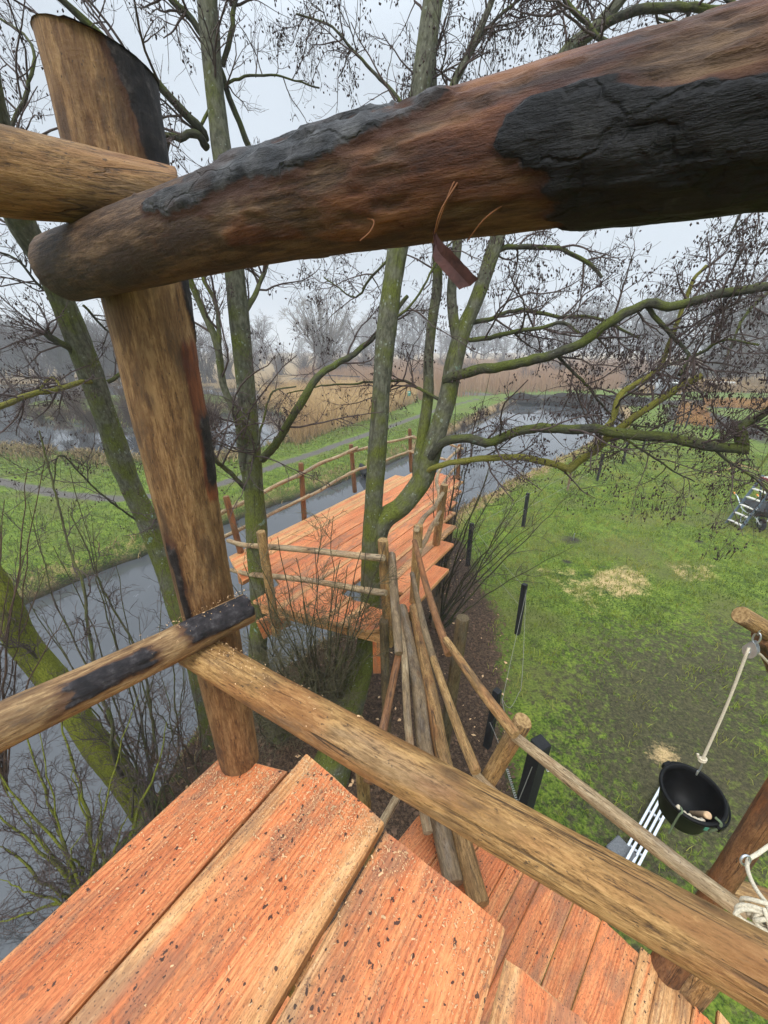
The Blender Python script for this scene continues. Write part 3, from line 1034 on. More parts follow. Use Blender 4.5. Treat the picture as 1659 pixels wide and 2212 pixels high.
o = build('leaf_litter', g, [M_LEAFL, M_CHIP])
tag(o, 'brown leaf litter with pale wood chips under the log bridge', 'leaf litter', kind='stuff')
# peat heaps
for k, (u0, u1, v, hh, lab) in enumerate([(1095, 1180, 866, .55, 'low black peat heap, the smaller one beside the reed field'), (1185, 1300, 868, .9, 'tallest black peat heap at the end of the canal'), (1300, 1425, 868, .5, 'long flat black peat heap reaching towards the dark track')]):
    p0, p1 = G(u0, v, 0), G(u1, v, 0)
    c = (p0 + p1) / 2
    L = np.linalg.norm(p1 - p0) / 2
    n1, n2 = 40, 16
    th = np.linspace(0, 2 * math.pi, n1, endpoint=False)
    rr = np.linspace(1, 0, n2)
    V = []
    for r_ in rr:
        for t in th:
            V.append((c[0] + math.cos(t) * L * r_, c[1] + 1.2 + math.sin(t) * 1.9 * r_, -.06 + hh * (1 - r_ ** 2.2)))
    V = A(*V)
    nz = fbm(V * A(.9, .9, .9), 60 + k, 4) - .5
    V[:, 2] += nz * .9 * np.clip((V[:, 2] + .1) * 2, 0, 1)
    i = np.arange(n2 - 1)[:, None] * n1
    j = np.arange(n1)[None]
    q = np.stack([i + j, i + (j + 1) % n1, i + n1 + (j + 1) % n1, i + n1 + j], -1).reshape(-1, 4)
    o = build('peat_heap', Geo().add(V, [q]), M_PEAT, loc=c)
    tag(o, lab, 'peat heap', 'black peat heaps at the end of the canal')
# ---------------------------------------------------------------- planks
def plank(name, parent, quad, ztop, th, color, seed, holes=(), rag=.004, mat=None):
    """quad: near-a, near-b, far-b, far-a in plan (a = one long edge, b = the other)"""
    rs = np.random.RandomState(seed)
    na, nb, fb, fa = [A(*p) for p in quad]
    W_ = np.linalg.norm(nb - na)
    bev = .006
    prof = [(0, -th), (1, -th), (1, -bev), (1 - bev / W_, 0), (.8, 0), (.6, 0), (.4, 0), (.2, 0), (bev / W_, 0), (0, -bev)]
    k = len(prof)
    L = np.linalg.norm((fa + fb) / 2 - (na + nb) / 2)
    n = max(4, int(L / .06))
    off = rs.rand(3) * 30
    spans = [(0.0, 1.0)]
    for (t0, t1) in holes:
        nxt = []
        for s0, s1 in spans:
            if t1 <= s0 or t0 >= s1:
                nxt.append((s0, s1))
            else:
                if t0 > s0 + .01:
                    nxt.append((s0, t0))
                if t1 < s1 - .01:
                    nxt.append((t1, s1))
        spans = nxt
    g = Geo()
    d = nrm((fa + fb) - (na + nb))
    for (s0, s1) in spans:
        ts = np.linspace(s0, s1, n)
        V, U = [], []
        ez0, ez1 = (rs.rand(k) - .5) * 2 * rag, (rs.rand(k) - .5) * 2 * rag
        for i, t in enumerate(ts):
            for j, (a_, z_) in enumerate(prof):
                p = (na * (1 - a_) + nb * a_) * (1 - t) + (fa * (1 - a_) + fb * a_) * t
                if i == 0:
                    p = p + d * ez0[j]
                if i == n - 1:
                    p = p + d * ez1[j]
                wz = .0022 * math.sin(t * L * 3 + seed) + .0025 * math.sin(a_ * 3 + seed * 2.1)
                V.append((p[0], p[1], ztop + z_ + (wz if z_ > -th else 0)))
                U.append((a_ * W_, z_, t * L))
        V, U = A(*V), A(*U)
        i = np.arange(n - 1)[:, None] * k
        j = np.arange(k)[None]
        q = np.stack([i + j, i + k + j, i + k + (j + 1) % k, i + (j + 1) % k], -1).reshape(-1, 4)
        e0 = V[:k].copy()
        e1 = V[-k:].copy()
        EA = np.tile([q_[0] for q_ in prof], n)
        g.add(V, [q], U + off, 0, False, end=0.0, ea=EA)
        g.add(e0, [np.arange(k)[None]], U[:k] + off, 0, False, end=1.0, ea=EA[:k])
        g.add(e1, [np.arange(k)[::-1][None]], U[-k:] + off, 0, False, end=1.0, ea=EA[:k])
    return build(name, g, mat or M_PLANK, parent, color)


UZ, LZ, MZ = 3.6, 2.3, 2.5
d_u = nrm((.555, .832))
n_u = A(d_u[1], -d_u[0])


def quad_dn(d, n, n0, n1, d00, d01, d10, d11):   # n0/n1 edges; d00,d01 start/end on edge n0
    f = lambda a, b: d * b + n * a
    return [f(n0, d00), f(n1, d10), f(n1, d11), f(n0, d01)]


def dn(u, v, z, d, n):
    p = G(u, v, z)[:2]
    return p @ n, p @ d


deck = thing('upper_deck', (-.3, .3, UZ), 'upper treehouse deck of wide orange planks dusted with sawdust', 'deck')
e0 = dn(468, 1640, UZ, d_u, n_u)
e1 = dn(622, 1668, UZ, d_u, n_u)
e2 = dn(655, 1648, UZ, d_u, n_u)
e3 = dn(830, 1785, UZ, d_u, n_u)
e4 = dn(850, 1808, UZ, d_u, n_u)
e5 = dn(1092, 2003, UZ, d_u, n_u)
n01 = e1[0]
n12 = e3[0]
n23 = e5[0]
print('plank n', e0, e1, e2, e3, e4, e5)
plank('plank', deck, quad_dn(d_u, n_u, e0[0], n01 - .005, -.6, e0[1] + .02, -.6, e1[1]), UZ, .045, (.0, .45, .40, .0), 11)
plank('plank', deck, quad_dn(d_u, n_u, n01 + .005, n12 - .008, -.6, e2[1] + .03, -.6, e3[1] + .01), UZ + .003, .045, (.10, .45, .05, .12), 25)
plank('plank', deck, quad_dn(d_u, n_u, n12 + .010, n23, -.6, e4[1], -.6, e5[1]), UZ, .045, (.16, .42, .22, .0), 36)
for dd in (.25, -.3):
    p0, p1 = d_u * dd + n_u * (e0[0] + .03), d_u * dd + n_u * (n23 - .06)
    build('joist', Geo().bar((*p0, UZ - .13), (*p1, UZ - .13), .06, .15, bev=.004), M_PLANK, deck, (.3, .4, .3, 0))
# lower step tread
tr = thing('stair_tread', (.6, .4, 3.2), 'loose orange stair plank with rough brown edge beside the upper deck', 'stair tread')
t0 = dn(1092, 2068, 3.2, d_u, n_u)
t1 = dn(1280, 2212, 3.2, d_u, n_u)
t2 = dn(1066, 2212, 3.2, d_u, n_u)
plank('tread_board', tr, quad_dn(d_u, n_u, t0[0], t1[0] + .02, -.5, t0[1], -.5, t1[1] - .01), 3.2, .05, (.18, .45, .10, 0), 47)
build('tread_bearer', Geo().bar((*(d_u * .15 + n_u * (t0[0] - .25)), 3.12), (*(d_u * .15 + n_u * (t1[0] + .3)), 3.12), .06, .055, bev=.004), M_LOGR, tr)
# lower deck
d_l = nrm((.70, .713))
n_l = A(d_l[1], -d_l[0])
ld = thing('lower_deck', (.8, .6, LZ), 'lower landing deck of narrow stained orange planks under the thick rail', 'deck')
ns = [-.875, -.66, -.52, -.354, -.27, -.187, -.023, .106, .275, .357, .489, .569, .70, .85]
cols = [(0, .35, .1, 0), (0, .2, .15, 0), (0, .3, .0, 0), (0, .35, .0, 0), (0, .58, .1, 0), (0, .55, .05, 0), (0, .42, .0, 0), (0, .45, .15, 0), (.3, .50, .0, .3), (1.3, .45, .0, 1), (0, .25, .15, 0), (1.4, .1, 0, 1), (0, .2, .1, 0)]
dend = [1.46, 1.48, 1.47, 1.47, 1.475, 1.48, 1.485, 1.49, 1.52, 1.545, 1.475, 1.535, 1.50]
for i in range(13):
    a0, a1 = ns[i] + .0012, ns[i + 1] - .0012
    sl = .0
    q = quad_dn(d_l, n_l, a0, a1, .1, dend[i], .1, dend[i] - (.04 if i in (9, 11) else .005))
    plank('plank', ld, q, LZ + .002 * (i % 3), .035, cols[i], 60 + i, rag=.003)
for dd in (1.36, .5):
    p0, p1 = d_l * dd + n_l * -.86, d_l * dd + n_l * .84
    build('joist', Geo().bar((*p0, LZ - .12), (*p1, LZ - .12), .07, .15, bev=.004), M_LOGR, ld)
for (u, v, dz) in ((1440, 2096, -.02), (1494, 2128, .0)):
    p = G(u, v, LZ + dz)
    log('support_post', [(p[0], p[1], 0), (p[0], p[1], LZ + .36)], [.075, .068], M_LOG if dz == 0 else M_LOGR, ld, seed=int(u))
# ---------------------------------------------------------------- the deck round the trees
d_m = nrm((.545, .838))
n_m = A(d_m[1], -d_m[0])
PM = A((-2.02, 4.37), (-1.40, 3.40), (-.03, 2.90), (.19, 3.05), (.30, 3.28), (.42, 3.56), (.76, 4.2), (.92, 5.0), (1.18, 6.2), (1.62, 7.65), (.70, 8.32))


def cuts(nv):
    out = []
    for i in range(len(PM)):
        a, b = PM[i], PM[(i + 1) % len(PM)]
        na_, nb_ = a @ n_m - nv, b @ n_m - nv
        if na_ * nb_ < 0:
            t = na_ / (na_ - nb_)
            out.append((a + (b - a) * t) @ d_m)
    return (min(out), max(out)) if len(out) >= 2 else None


TREES_AT = [(A(-1.44, 3.74), .16), (A(-.15, 3.56), .17)]
md = thing('tree_deck', (-.3, 4.8, MZ), 'long orange plank deck built around two green tree trunks over the canal', 'deck')
nmin, nmax = (PM @ n_m).min(), (PM @ n_m).max()
rs = np.random.RandomState(5)
edges = [nmin]
while edges[-1] < nmax:
    edges.append(edges[-1] + rs.choice([.16, .19, .20, .22]))
for i in range(len(edges) - 1):
    a0, a1 = edges[i] + .003, edges[i + 1] - .004
    c0, c1, cm_ = cuts(a0 + .002), cuts(a1), cuts((a0 + a1) / 2)
    if cm_ is None:
        continue
    c0 = c0 or cm_
    c1 = c1 or cm_
    far_ = cm_[1] + (rs.rand() - .5) * .10
    if c0[1] - c0[0] < .25 and c1[1] - c1[0] < .25:
        continue
    q = quad_dn(d_m, n_m, a0, a1, c0[0], max(c0[0] + .05, far_), c1[0], max(c1[0] + .05, far_ + .01))
    nearL = (c0[0] + c1[0]) / 2
    Lp = far_ - nearL
    hol = []
    for (tp, rr) in TREES_AT:
        tn, td = tp @ n_m, tp @ d_m
        if a1 > tn - rr and a0 < tn + rr:
            hol.append(((td - rr - .02 - nearL) / Lp, (td + rr + .01 - nearL) / Lp))
    plank('plank', md, q, MZ + .002 * (i % 2), .04, (rs.choice([0, 0, 0, .0, .3]), .15 + .4 * rs.rand(), rs.choice([.0, .1, .3, .5]), rs.choice([0, 0, 0, .4])), 100 + i, holes=hol)
# bearers
for (a, b) in (((-1.36, 3.50), (-.02, 3.02)), ((-1.75, 4.35), (.62, 4.12)), ((-.7, 6.15), (1.1, 6.05)), ((.3, 7.6), (1.5, 7.3))):
    build('bearer', Geo().bar((*a, MZ - .125), (*b, MZ - .125), .07, .16, bev=.004), M_PLANK, md, (.55, .2, .2, 0))
build('bearer', Geo().bar((-1.9, 4.3, MZ - .30), (.62, 7.9, MZ - .30), .08, .18, bev=.004), M_PLANK, md, (.1, .5, .9, 0))
build('bearer', Geo().bar((-.05, 3.0, MZ - .30), (1.3, 7.4, MZ - .30), .08, .18, bev=.004), M_PLANK, md, (.1, .5, .9, 0))
p = G(815, 1400, MZ - .3)
build('bracket', Geo().bar((p[0], p[1] + .02, MZ - .62), (p[0], p[1] + .02, MZ - .2), .09, .09, up=(1, 0, 0), bev=.004), M_PLANK, md, (.0, .6, .9, 0))
p = G(575, 1345, MZ - .25)
build('bracket', Geo().bar((p[0] - .06, p[1] - .06, MZ - .30), (p[0] + .22, p[1] + .1, MZ - .24), .05, .24, bev=.004), M_PLANK, md, (.0, .5, .9, 0))
for (x_, y_) in ((-.9, 6.1), (1.0, 6.0), (.6, 7.8), (1.4, 7.4)):
    log('support_post', [(x_, y_, -1.2), (x_, y_, MZ - .2)], [.08, .075], M_LOGG, md, seed=int(x_ * 10 + 90))
# railing of the tree deck
rl = thing('deck_railing', (-.3, 4.8, MZ), 'thin debarked pole railing with brown posts around the tree deck', 'railing')


def post(u, v, ut, vt, r, mat, seed, extra=.0, zb=MZ):
    b = G(u, v, zb)
    t = PY(ut, vt, b[1])
    b = b + (b - t) * extra
    b[2] = max(b[2], zb - .3)
    log('post', [b, t], [r, r * .93], mat, rl, k=14, seed=seed, step=.08, jit=.09)
    return b, t


for i, q in enumerate([(520, 1193, 488, 1072), (657, 1116, 650, 1000), (766, 1056, 758, 960), (888, 1013, 885, 926), (989, 1034, 993, 960)]):
    post(*q, .042, M_LOGR, 200 + i, .08)
for i, q in enumerate([(592, 1330, 563, 1148), (838, 1352, 827, 1166), (894, 1300, 904, 1135), (942, 1176, 960, 1047)]):
    post(*q, (.045, .052, .050, .055)[i], M_LOG, 210 + i, .25)


def rail(pts, r, seed, mat=None, parent=None, over=.0):
    P = A(*[PY(u, v, y) for u, v, y in pts])
    if over:
        P[0] = P[0] - nrm(P[1] - P[0]) * over
        P[-1] = P[-1] + nrm(P[-1] - P[-2]) * over
    return log('rail', P, r, mat or M_LOGB, parent or rl, k=12, seed=seed, jit=.08, step=.09, bend=.012)


rail([(484, 1105, 4.48), (575, 1061, 5.1), (654, 1022, 5.62)], [.026, .03], 220, over=.06)
rail([(648, 1026, 5.6), (710, 994, 6.2), (766, 969, 6.8)], [.03, .026], 221, over=.08)
rail([(756, 976, 6.75), (830, 958, 7.5), (890, 943, 8.2)], [.028, .025], 222, over=.08)
rail([(882, 944, 8.15), (945, 952, 7.9), (995, 968, 7.6)], [.025, .024], 223, over=.06)
rail([(484, 1160, 4.45), (582, 1113, 5.1), (662, 1072, 5.62)], [.026, .024], 224, over=.06)
rail([(655, 1078, 5.6), (720, 1043, 6.2), (775, 1013, 6.8)], [.026, .024], 225, over=.05)
rail([(750, 1025, 6.7), (768, 1016, 6.85), (832, 994, 7.5), (892, 973, 8.2)], [.024, .024], 226, over=.04)
rail([(884, 975, 8.15), (950, 990, 7.8), (992, 1000, 7.6)], [.024, .024], 227, over=.04)
rail([(494, 1168, 4.30), (565, 1182, 3.42), (700, 1193, 3.15), (823, 1205, 2.84)], [.026, .03, .031], 228, over=.03)
rail([(500, 1231, 4.28), (572, 1246, 3.42), (700, 1259, 3.12), (828, 1280, 2.80)], [.026, .029, .03], 229, over=.03)
rail([(902, 1142, 3.36), (920, 1115, 3.9), (955, 1068, 4.6)], [.028, .025], 230, over=.05)
rail([(907, 1190, 3.34), (925, 1150, 3.9), (950, 1108, 4.6)], [.028, .025], 231, over=.05)
rail([(950, 1078, 4.62), (948, 1020, 5.9), (992, 968, 7.5)], [.026, .024], 232, over=.05)
rail([(944, 1130, 4.62), (952, 1056, 5.9), (990, 1003, 7.5)], [.026, .024], 233, over=.05)
# ---------------------------------------------------------------- log bridge
br = thing('log_bridge', (.2, 2.2, 2.4), 'narrow bridge of long weathered logs with crooked pole handrails', 'bridge')


def lg(name, pts, r, mat, seed, k=16, parent=br, cham=.004, jit=.06, color=(1, 1, 1)):
    return log(name, A(*pts), r, mat, parent, k=k, seed=seed, jit=jit, step=.06, chamfer=cham, color=color)


za, zb_ = MZ + .02, LZ + .075
lg('log', [G(868, 1312, za), G(890, 1420, 2.49), G(905, 1498, 2.47), G(918, 1623, 2.44), G(951, 1780, 2.40), G(981, 1910, zb_)], [.051, .053, .055, .055, .056, .056], M_LOGG, 301, 22)
lg('log', [G(894, 1310, za), G(914, 1420, 2.49), G(931, 1498, 2.47), G(954, 1623, 2.44), G(1002, 1830, 2.40), G(1036, 1957, zb_)], [.047, .049, .052, .053, .054, .054], M_LOG, 302, 22, color=(.86, .82, .78))
lg('log', [G(856, 1322, za + .02), G(872, 1404, 2.53), G(884, 1592, 2.50), G(925, 1800, 2.46)], [.030, .030, .028, .028], M_LOGB, 303)
# handrails, canal side
lg('handrail', [G(846, 1198, 3.25), G(853, 1300, 3.2), G(862, 1412, 3.1)], [0.037, 0.036, 0.030], M_LOGG, 304, 14)
lg('handrail', [G(862, 1408, 3.06), G(826, 1580, 2.95), G(794, 1692, 2.85)], [0.023, 0.025, 0.027], M_LOGR, 305, 14)
lg('handrail', [G(875, 1690, 2.6), G(845, 1745, 2.55), G(815, 1795, 2.5)], [0.023, 0.023], M_LOGB, 306, 14)
# handrails, lawn side
R3t = G(1130, 1556, 3.32)
R3b = G(985, 1805, 2.15)
lg('handrail', [G(895, 1168, 3.36), G(925, 1280, 3.33), G(970, 1414, 3.28)], [0.023, 0.025, 0.027], M_LOGR, 307, 14)
lg('handrail', [G(962, 1380, 3.34), G(1030, 1478, 3.33), G(1114, 1588, 3.33)], [0.022, 0.027, 0.027], M_LOG, 308, 14)
lg('handrail', [G(1108, 1588, 3.26), G(1300, 1738, 3.28), G(1470, 1870, 3.30), G(1612, 1975, 3.30)], [0.023, 0.028, 0.030, 0.027], M_LOGB, 309, 14)
lg('handrail', [G(890, 1238, 2.98), G(915, 1350, 2.96), G(945, 1452, 2.93)], [0.023, 0.026, 0.027], M_LOGG, 310, 14)
lg('handrail', [G(935, 1420, 2.95), G(985, 1560, 2.93), G(1029, 1668, 2.92)], [0.024, 0.028, 0.030], M_LOG, 311, 14)
lg('handrail', [G(1024, 1668, 2.84), G(1090, 1735, 2.82), G(1180, 1815, 2.8)], [0.022, 0.027, 0.027], M_LOGB, 312, 14)
# posts
lg('post', [R3b, R3t], [.045, .044], M_LOG, 313, 18)
pt = G(1000, 1334, 2.95)
pb = A(pt[0] - .12, pt[1] - .02, 0)
lg('post', [pb, pt], [.058, .054], M_LOGG, 314, 18, color=(.55, .56, .5))
pt = G(829, 1340, 2.62)
lg('post', [A(pt[0] + .06, pt[1] + .05, 0), pt], [.05, .044], M_LOGG, 315, 16, color=(.6, .6, .55))
pt = G(772, 1556, 2.96)
lg('post', [A(pt[0] + .10, pt[1], 0), pt], [.045, .042], M_LOG, 316, 16)
# ---------------------------------------------------------------- thick round railing of the upper deck
tr = thing('tower_railing', (-.53, .95, UZ), 'thick peeled log railing with corner post, upper rails and bark patches at the upper deck', 'railing')
pb = G(517, 1637, UZ)
ptop = A(-.512, .955, 5.80)
cpt = PY(80, 70, .88)


# the same peeled wood as its neighbours with bark patches on top
def m_barky2():
    n = NB('pale_rail_with_bark')
    v = n.at('guv', True)
    f1 = n.noise(n.sc(v, (1, 1, .14)), 230, 5, .75)
    f2 = n.noise(n.sc(v, (1, 1, .14)), 60, 6, .7)
    f3 = n.noise(n.sc(v, (1, 1, .35)), 14, 5, .65)
    c = n.ramp(n.ma('ADD', n.ma('MULTIPLY', f1, .5), n.ma('MULTIPLY', f2, .5)), (.39, (.08, .040, .018)), (.49, (.245, .138, .058)), (.60, (.42, .275, .13)))
    p1 = n.noise(n.sc(v, (1, 1, .2)), 15, 8, .75, .5)
    c = n.mix(n.ma('MULTIPLY', n.step(p1, .49, .555), .55), c, (.135, .075, .034))
    p3 = n.noise(n.sc(v, (1, 1, .2)), 21, 7, .74, .4)
    c = n.mix(n.ma('MULTIPLY', n.step(p3, .55, .61), .5), c, (.40, .265, .125))
    c = n.mix(n.ma('MULTIPLY', n.step(n.ma('ADD', f3, n.ma('MULTIPLY', f1, .3)), .67, .78), .65), c, (.065, .040, .028))
    sp_ = n.noise(n.sc(v, (1, 1, .55)), 120, 3, .6)
    c = n.mix(n.ma('MULTIPLY', n.step(sp_, .66, .70), .7), c, (.040, .026, .020))
    bl = n.noise(n.sc(v, (1, 1, .6)), 26, 5, .7)
    c = n.mix(n.ma('MULTIPLY', n.step(bl, .665, .71), .75), c, (.035, .030, .030))
    rr = n.step(n.ma('ADD', n.at('red'), n.ma('MULTIPLY', n.ma('SUBTRACT', f3, .5), .8)), .45, .6)
    c = n.mix(rr, c, n.ramp(f2, (.4, (.10, .032, .016)), (.6, (.26, .09, .035))))
    g_ = n.noise(v, 45, 5, .65)
    c = n.mix(n.ma('MULTIPLY', n.step(n.ma('ADD', n.at('bark'), n.ma('MULTIPLY', n.ma('SUBTRACT', f3, .5), .8)), .05, .40), .75), c, (.070, .028, .015))
    c = n.mix(n.step(n.ma('ADD', n.at('bark'), n.ma('MULTIPLY', n.ma('SUBTRACT', n.noise(v, 60, 4, .7), .5), .5)), .40, .60), c, n.ramp(g_, (.38, (.010, .008, .009)), (.55, (.026, .021, .022)), (.72, (.085, .075, .075))))
    e = n.at('end')
    c = n.mix(n.ma('MULTIPLY', e, .8), c, (.45, .29, .13))
    h = n.ma('ADD', n.ma('MULTIPLY', f1, .6), n.ma('ADD', f2, g_))
    return n.fin(n.mix(1.0, c, n.ocol(), 'MULTIPLY'), .68, h, .7, .005, .3)


M_BARKY2 = m_barky2()


def barklog(name, P, rr, seed, fb, k=96, n=260, jit=.04, parent=tr, mat=None, color=(1, 1, 1), cutplane=None):
    """peeled log whose bark patches stand proud; fb(s, theta, noise) -> bark, red, tone. theta: 0 top, 90 the side to the right of the log's direction"""
    P = crom(P, n)
    rs = np.interp(np.linspace(0, 1, n), np.linspace(0, 1, len(rr)), rr)
    L = np.concatenate([[0], np.cumsum(np.linalg.norm(np.diff(P, axis=0), axis=1))])
    T, E1, E2 = frames(P)
    th = np.arange(k) * 2 * math.pi / k
    S, TH = np.meshgrid(L, th, indexing='ij')
    q = np.stack([np.cos(TH) * 1.5, np.sin(TH) * 1.5, S * 9], -1).reshape(-1, 3)
    n1 = (fbm(q * 1.6, seed, 4) - .5).reshape(S.shape)
    n2 = (fbm(q * A(5, 5, 3.5), seed + 5, 3) - .5).reshape(S.shape)
    deg = (np.degrees(TH) + 180) % 360 - 180
    bark, red, tone = fb(S, deg, n1, n2)
    big = (fbm(q * .6, seed + 9, 3) - .5).reshape(S.shape)
    R_ = rs[:, None] * (1 + jit * big * 2) + .0022 * n2
    R_ = R_ + sst(.30, .66, bark) * (.0030 + .0026 * (n2 + .4)) + sst(.44, .56, red + n2 * .35) * .0022
    R_[0] -= .005
    R_[-1] -= .005
    # frames(): E1 is up, E2 = T x E1
    V = P[:, None] + R_[..., None] * (np.cos(TH)[..., None] * E1[:, None] + np.sin(TH)[..., None] * E2[:, None])
    off = np.random.RandomState(seed).rand(3) * 20
    U = np.stack([np.cos(TH) * R_, np.sin(TH) * R_, S], -1) + off
    i = np.arange(n - 1)[:, None] * k
    j = np.arange(k)[None]
    qd = np.stack([i + j, i + (j + 1) % k, i + k + (j + 1) % k, i + k + j], -1).reshape(-1, 4)
    g = Geo().add(V.reshape(-1, 3), [qd], U.reshape(-1, 3), 0, True, bark=bark.ravel(), red=np.broadcast_to(red, S.shape).ravel(), tone=np.broadcast_to(tone, S.shape).ravel(), end=0.0)
    for e, s in ((0, 1), (n - 1, -1)):
        ring = V[e]
        c = P[e]
        rg = np.random.RandomState(seed + e)
        inner = c + (ring - c) * .55 - T[e] * s * .004 * (rg.rand(k, 1) - .5)
        W_ = np.vstack([ring, inner, c[None]])
        jj = np.arange(k)
        qa = np.stack([jj, jj + k, (jj + 1) % k + k, (jj + 1) % k], -1)
        ta = np.stack([jj + k, np.full(k, 2 * k), (jj + 1) % k + k], -1)
        if s < 0:
            qa, ta = qa[:, ::-1], ta[:, ::-1]
        g.add(W_, [qa, ta], (W_ - c) + off, 0, True, end=1.0, bark=0.0, red=0.0, tone=0.0)
    if cutplane is not None:
        cpt_, cn_ = np.asarray(cutplane[0], float), nrm(cutplane[1])
        ax = nrm(P[-1] - P[-2])
        for z in range(len(g.V)):
            d = (g.V[z] - cpt_) @ cn_
            g.V[z] = g.V[z] - np.where(d > 0, d, 0)[:, None] * ax / (ax @ cn_)
    return build(name, g, mat or M_BARKY, parent, color)


def fb_post(S, D, n1, n2):         # seen from the deck: -150 faces the viewer, -60 is the right edge, 120 the left edge
    lo = np.interp(S, [1.45, 1.60, 1.75, 1.95, 2.2], [-84, -98, -118, -150, -175])
    a = np.minimum(D - lo, -20 - D) / 9 + n1 * 1.5 + n2 * .6 - np.clip(1.50 - S, 0, 1) * 40
    sp_ = np.minimum(np.minimum(S - 1.10, 1.27 - S) / .03, np.minimum(D + 106, -66 - D) / 9) + n1 * 2.2 + n2
    rd = np.minimum(np.minimum(S - 1.02, 1.45 - S) / .05, np.minimum(D + 118, -60 - D) / 10) + n1 * 1.6
    rd2 = np.minimum(np.minimum(S - .33, .46 - S) / .03, np.minimum(D + 100, -70 - D) / 8) + n1 * 2
    st = np.minimum(np.minimum(S - .66, .93 - S) / .04, np.minimum(D - 152, 170 - D) / 6) + n1 * 2.2
    bk = np.maximum(np.maximum(a, sp_), st)
    red = np.maximum(np.maximum(rd, rd2), bk + .2)
    return np.clip(.5 + bk * .5, 0, 1), np.clip(.45 + red * .35, 0, 1) * .85, np.where(S > 1.4, .30, -.1) + n1 * .5


barklog('corner_post', [A(pb[0], pb[1], UZ - .02), A(-.530, .953, 4.2), A(-.524, .953, 4.75), A(-.518, .954, 5.2), ptop], [.069, .073, .079, .084, .088], 401, fb_post, k=90, n=240, jit=.035, mat=M_BARKY2, color=(.82, .74, .68), cutplane=(A(-.505, .955, 5.475), A(.20, .05, 1)))


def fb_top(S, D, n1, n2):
    # long grey bark tongue on the upper side, large black patch further on, underside black is bark plus painted shade
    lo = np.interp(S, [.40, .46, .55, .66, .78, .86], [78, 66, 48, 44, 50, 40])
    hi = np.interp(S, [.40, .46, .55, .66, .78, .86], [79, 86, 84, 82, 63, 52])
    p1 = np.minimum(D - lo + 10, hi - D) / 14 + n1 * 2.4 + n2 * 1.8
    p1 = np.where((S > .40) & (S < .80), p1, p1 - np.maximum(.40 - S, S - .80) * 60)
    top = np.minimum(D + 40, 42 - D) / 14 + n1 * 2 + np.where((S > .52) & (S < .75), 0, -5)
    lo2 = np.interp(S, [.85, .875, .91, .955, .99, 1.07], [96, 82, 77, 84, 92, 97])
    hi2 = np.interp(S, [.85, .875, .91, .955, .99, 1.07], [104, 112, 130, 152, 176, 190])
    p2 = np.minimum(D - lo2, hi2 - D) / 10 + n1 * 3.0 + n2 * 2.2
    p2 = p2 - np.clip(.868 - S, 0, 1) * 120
    p3 = np.minimum((S - .90) / .02, (np.abs(D) - 118) / 10) + n1 * 3 + n2 * 2  # blackens the underside towards the far end: bark, with its shade painted in
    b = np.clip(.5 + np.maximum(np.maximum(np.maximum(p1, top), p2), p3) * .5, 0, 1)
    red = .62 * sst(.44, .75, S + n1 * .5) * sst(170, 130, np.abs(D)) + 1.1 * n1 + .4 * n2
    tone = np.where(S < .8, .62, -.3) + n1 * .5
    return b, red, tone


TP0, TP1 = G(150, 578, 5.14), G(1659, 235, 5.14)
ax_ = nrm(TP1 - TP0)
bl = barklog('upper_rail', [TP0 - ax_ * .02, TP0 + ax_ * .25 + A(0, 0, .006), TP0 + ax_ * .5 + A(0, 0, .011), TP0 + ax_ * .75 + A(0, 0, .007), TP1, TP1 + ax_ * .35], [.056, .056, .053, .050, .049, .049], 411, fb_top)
# torn bark strip hanging on fibres
ph = G(962, 470, 5.05)


def tcam(u, v, t):
    return CAM + ray(u, v) * t


for k, (a, b_, c, e) in enumerate([((1020, 345), (985, 400), (950, 460), (935, 525)), ((1040, 350), (990, 380), (962, 440), (940, 505)), ((1175, 405), (1110, 430), (1050, 470), (1010, 520)), ((790, 470), (808, 478), (800, 500), (778, 520))]):
    P = [tcam(*a, .318), tcam(*b_, .310), tcam(*c, .318), tcam(*e, .345)]
    if k == 3:
        P = [tcam(*a, .368), tcam(*b_, .362), tcam(*c, .362), tcam(*e, .368)]
    sub(build('bast_fibre', Geo().tube(crom(P, 14), np.linspace(.0011, .0006, 14), 5, cap=False), M_FIBRE), bl)
g = Geo()
c = [tcam(938, 496, .335), tcam(946, 540, .336), tcam(972, 570, .338), tcam(1016, 618, .340)]
q = crom(c, 12)
V = []
rs_ = np.random.RandomState(8)
dirw = nrm(np.cross(q[-1] - q[4], ray(970, 560)))
wl_ = [.0012, .002, .003, .0062, .0072, .0068, .0078, .0076, .0080, .0078, .0082, .0050]
wr_ = [.0012, .002, .004, .0060, .0074, .0080, .0074, .0078, .0076, .0080, .0076, .0085]
for i in range(12):
    for s_, w_, o_ in ((-1, wl_[i], 0), (0, 0, .003), (1, wr_[i], 0)):
        V.append(q[i] + dirw * s_ * w_ + nrm(ray(970, 560)) * (o_ - .002) + nrm(q[-1] - q[5]) * (.004 * (i == 11) * (s_ != 0) * (-1 if s_ < 0 else .3)))
n_ = 36
V = A(*V)
V2 = V + nrm(ray(970, 560)) * .0025
i = np.arange(11)[:, None] * 3
j = np.arange(2)[None]
f1 = np.stack([i + j, i + j + 1, i + 3 + j + 1, i + 3 + j], -1).reshape(-1, 4)
g.add(np.vstack([V, V2]), [f1[:, ::-1], f1 + n_], None, 0, False)
edge_ = [k * 3 for k in range(12)] + [34, 35] + [k * 3 + 2 for k in range(10, -1, -1)] + [1]
ee = np.array([(edge_[k], edge_[(k + 1) % len(edge_)]) for k in range(len(edge_))])
g.F.append((np.stack([ee[:, 0], ee[:, 1], ee[:, 1] + n_, ee[:, 0] + n_], -1), 0, False))
sub(build('hanging_bark_strip', g, M_BARKSTRIP), bl)
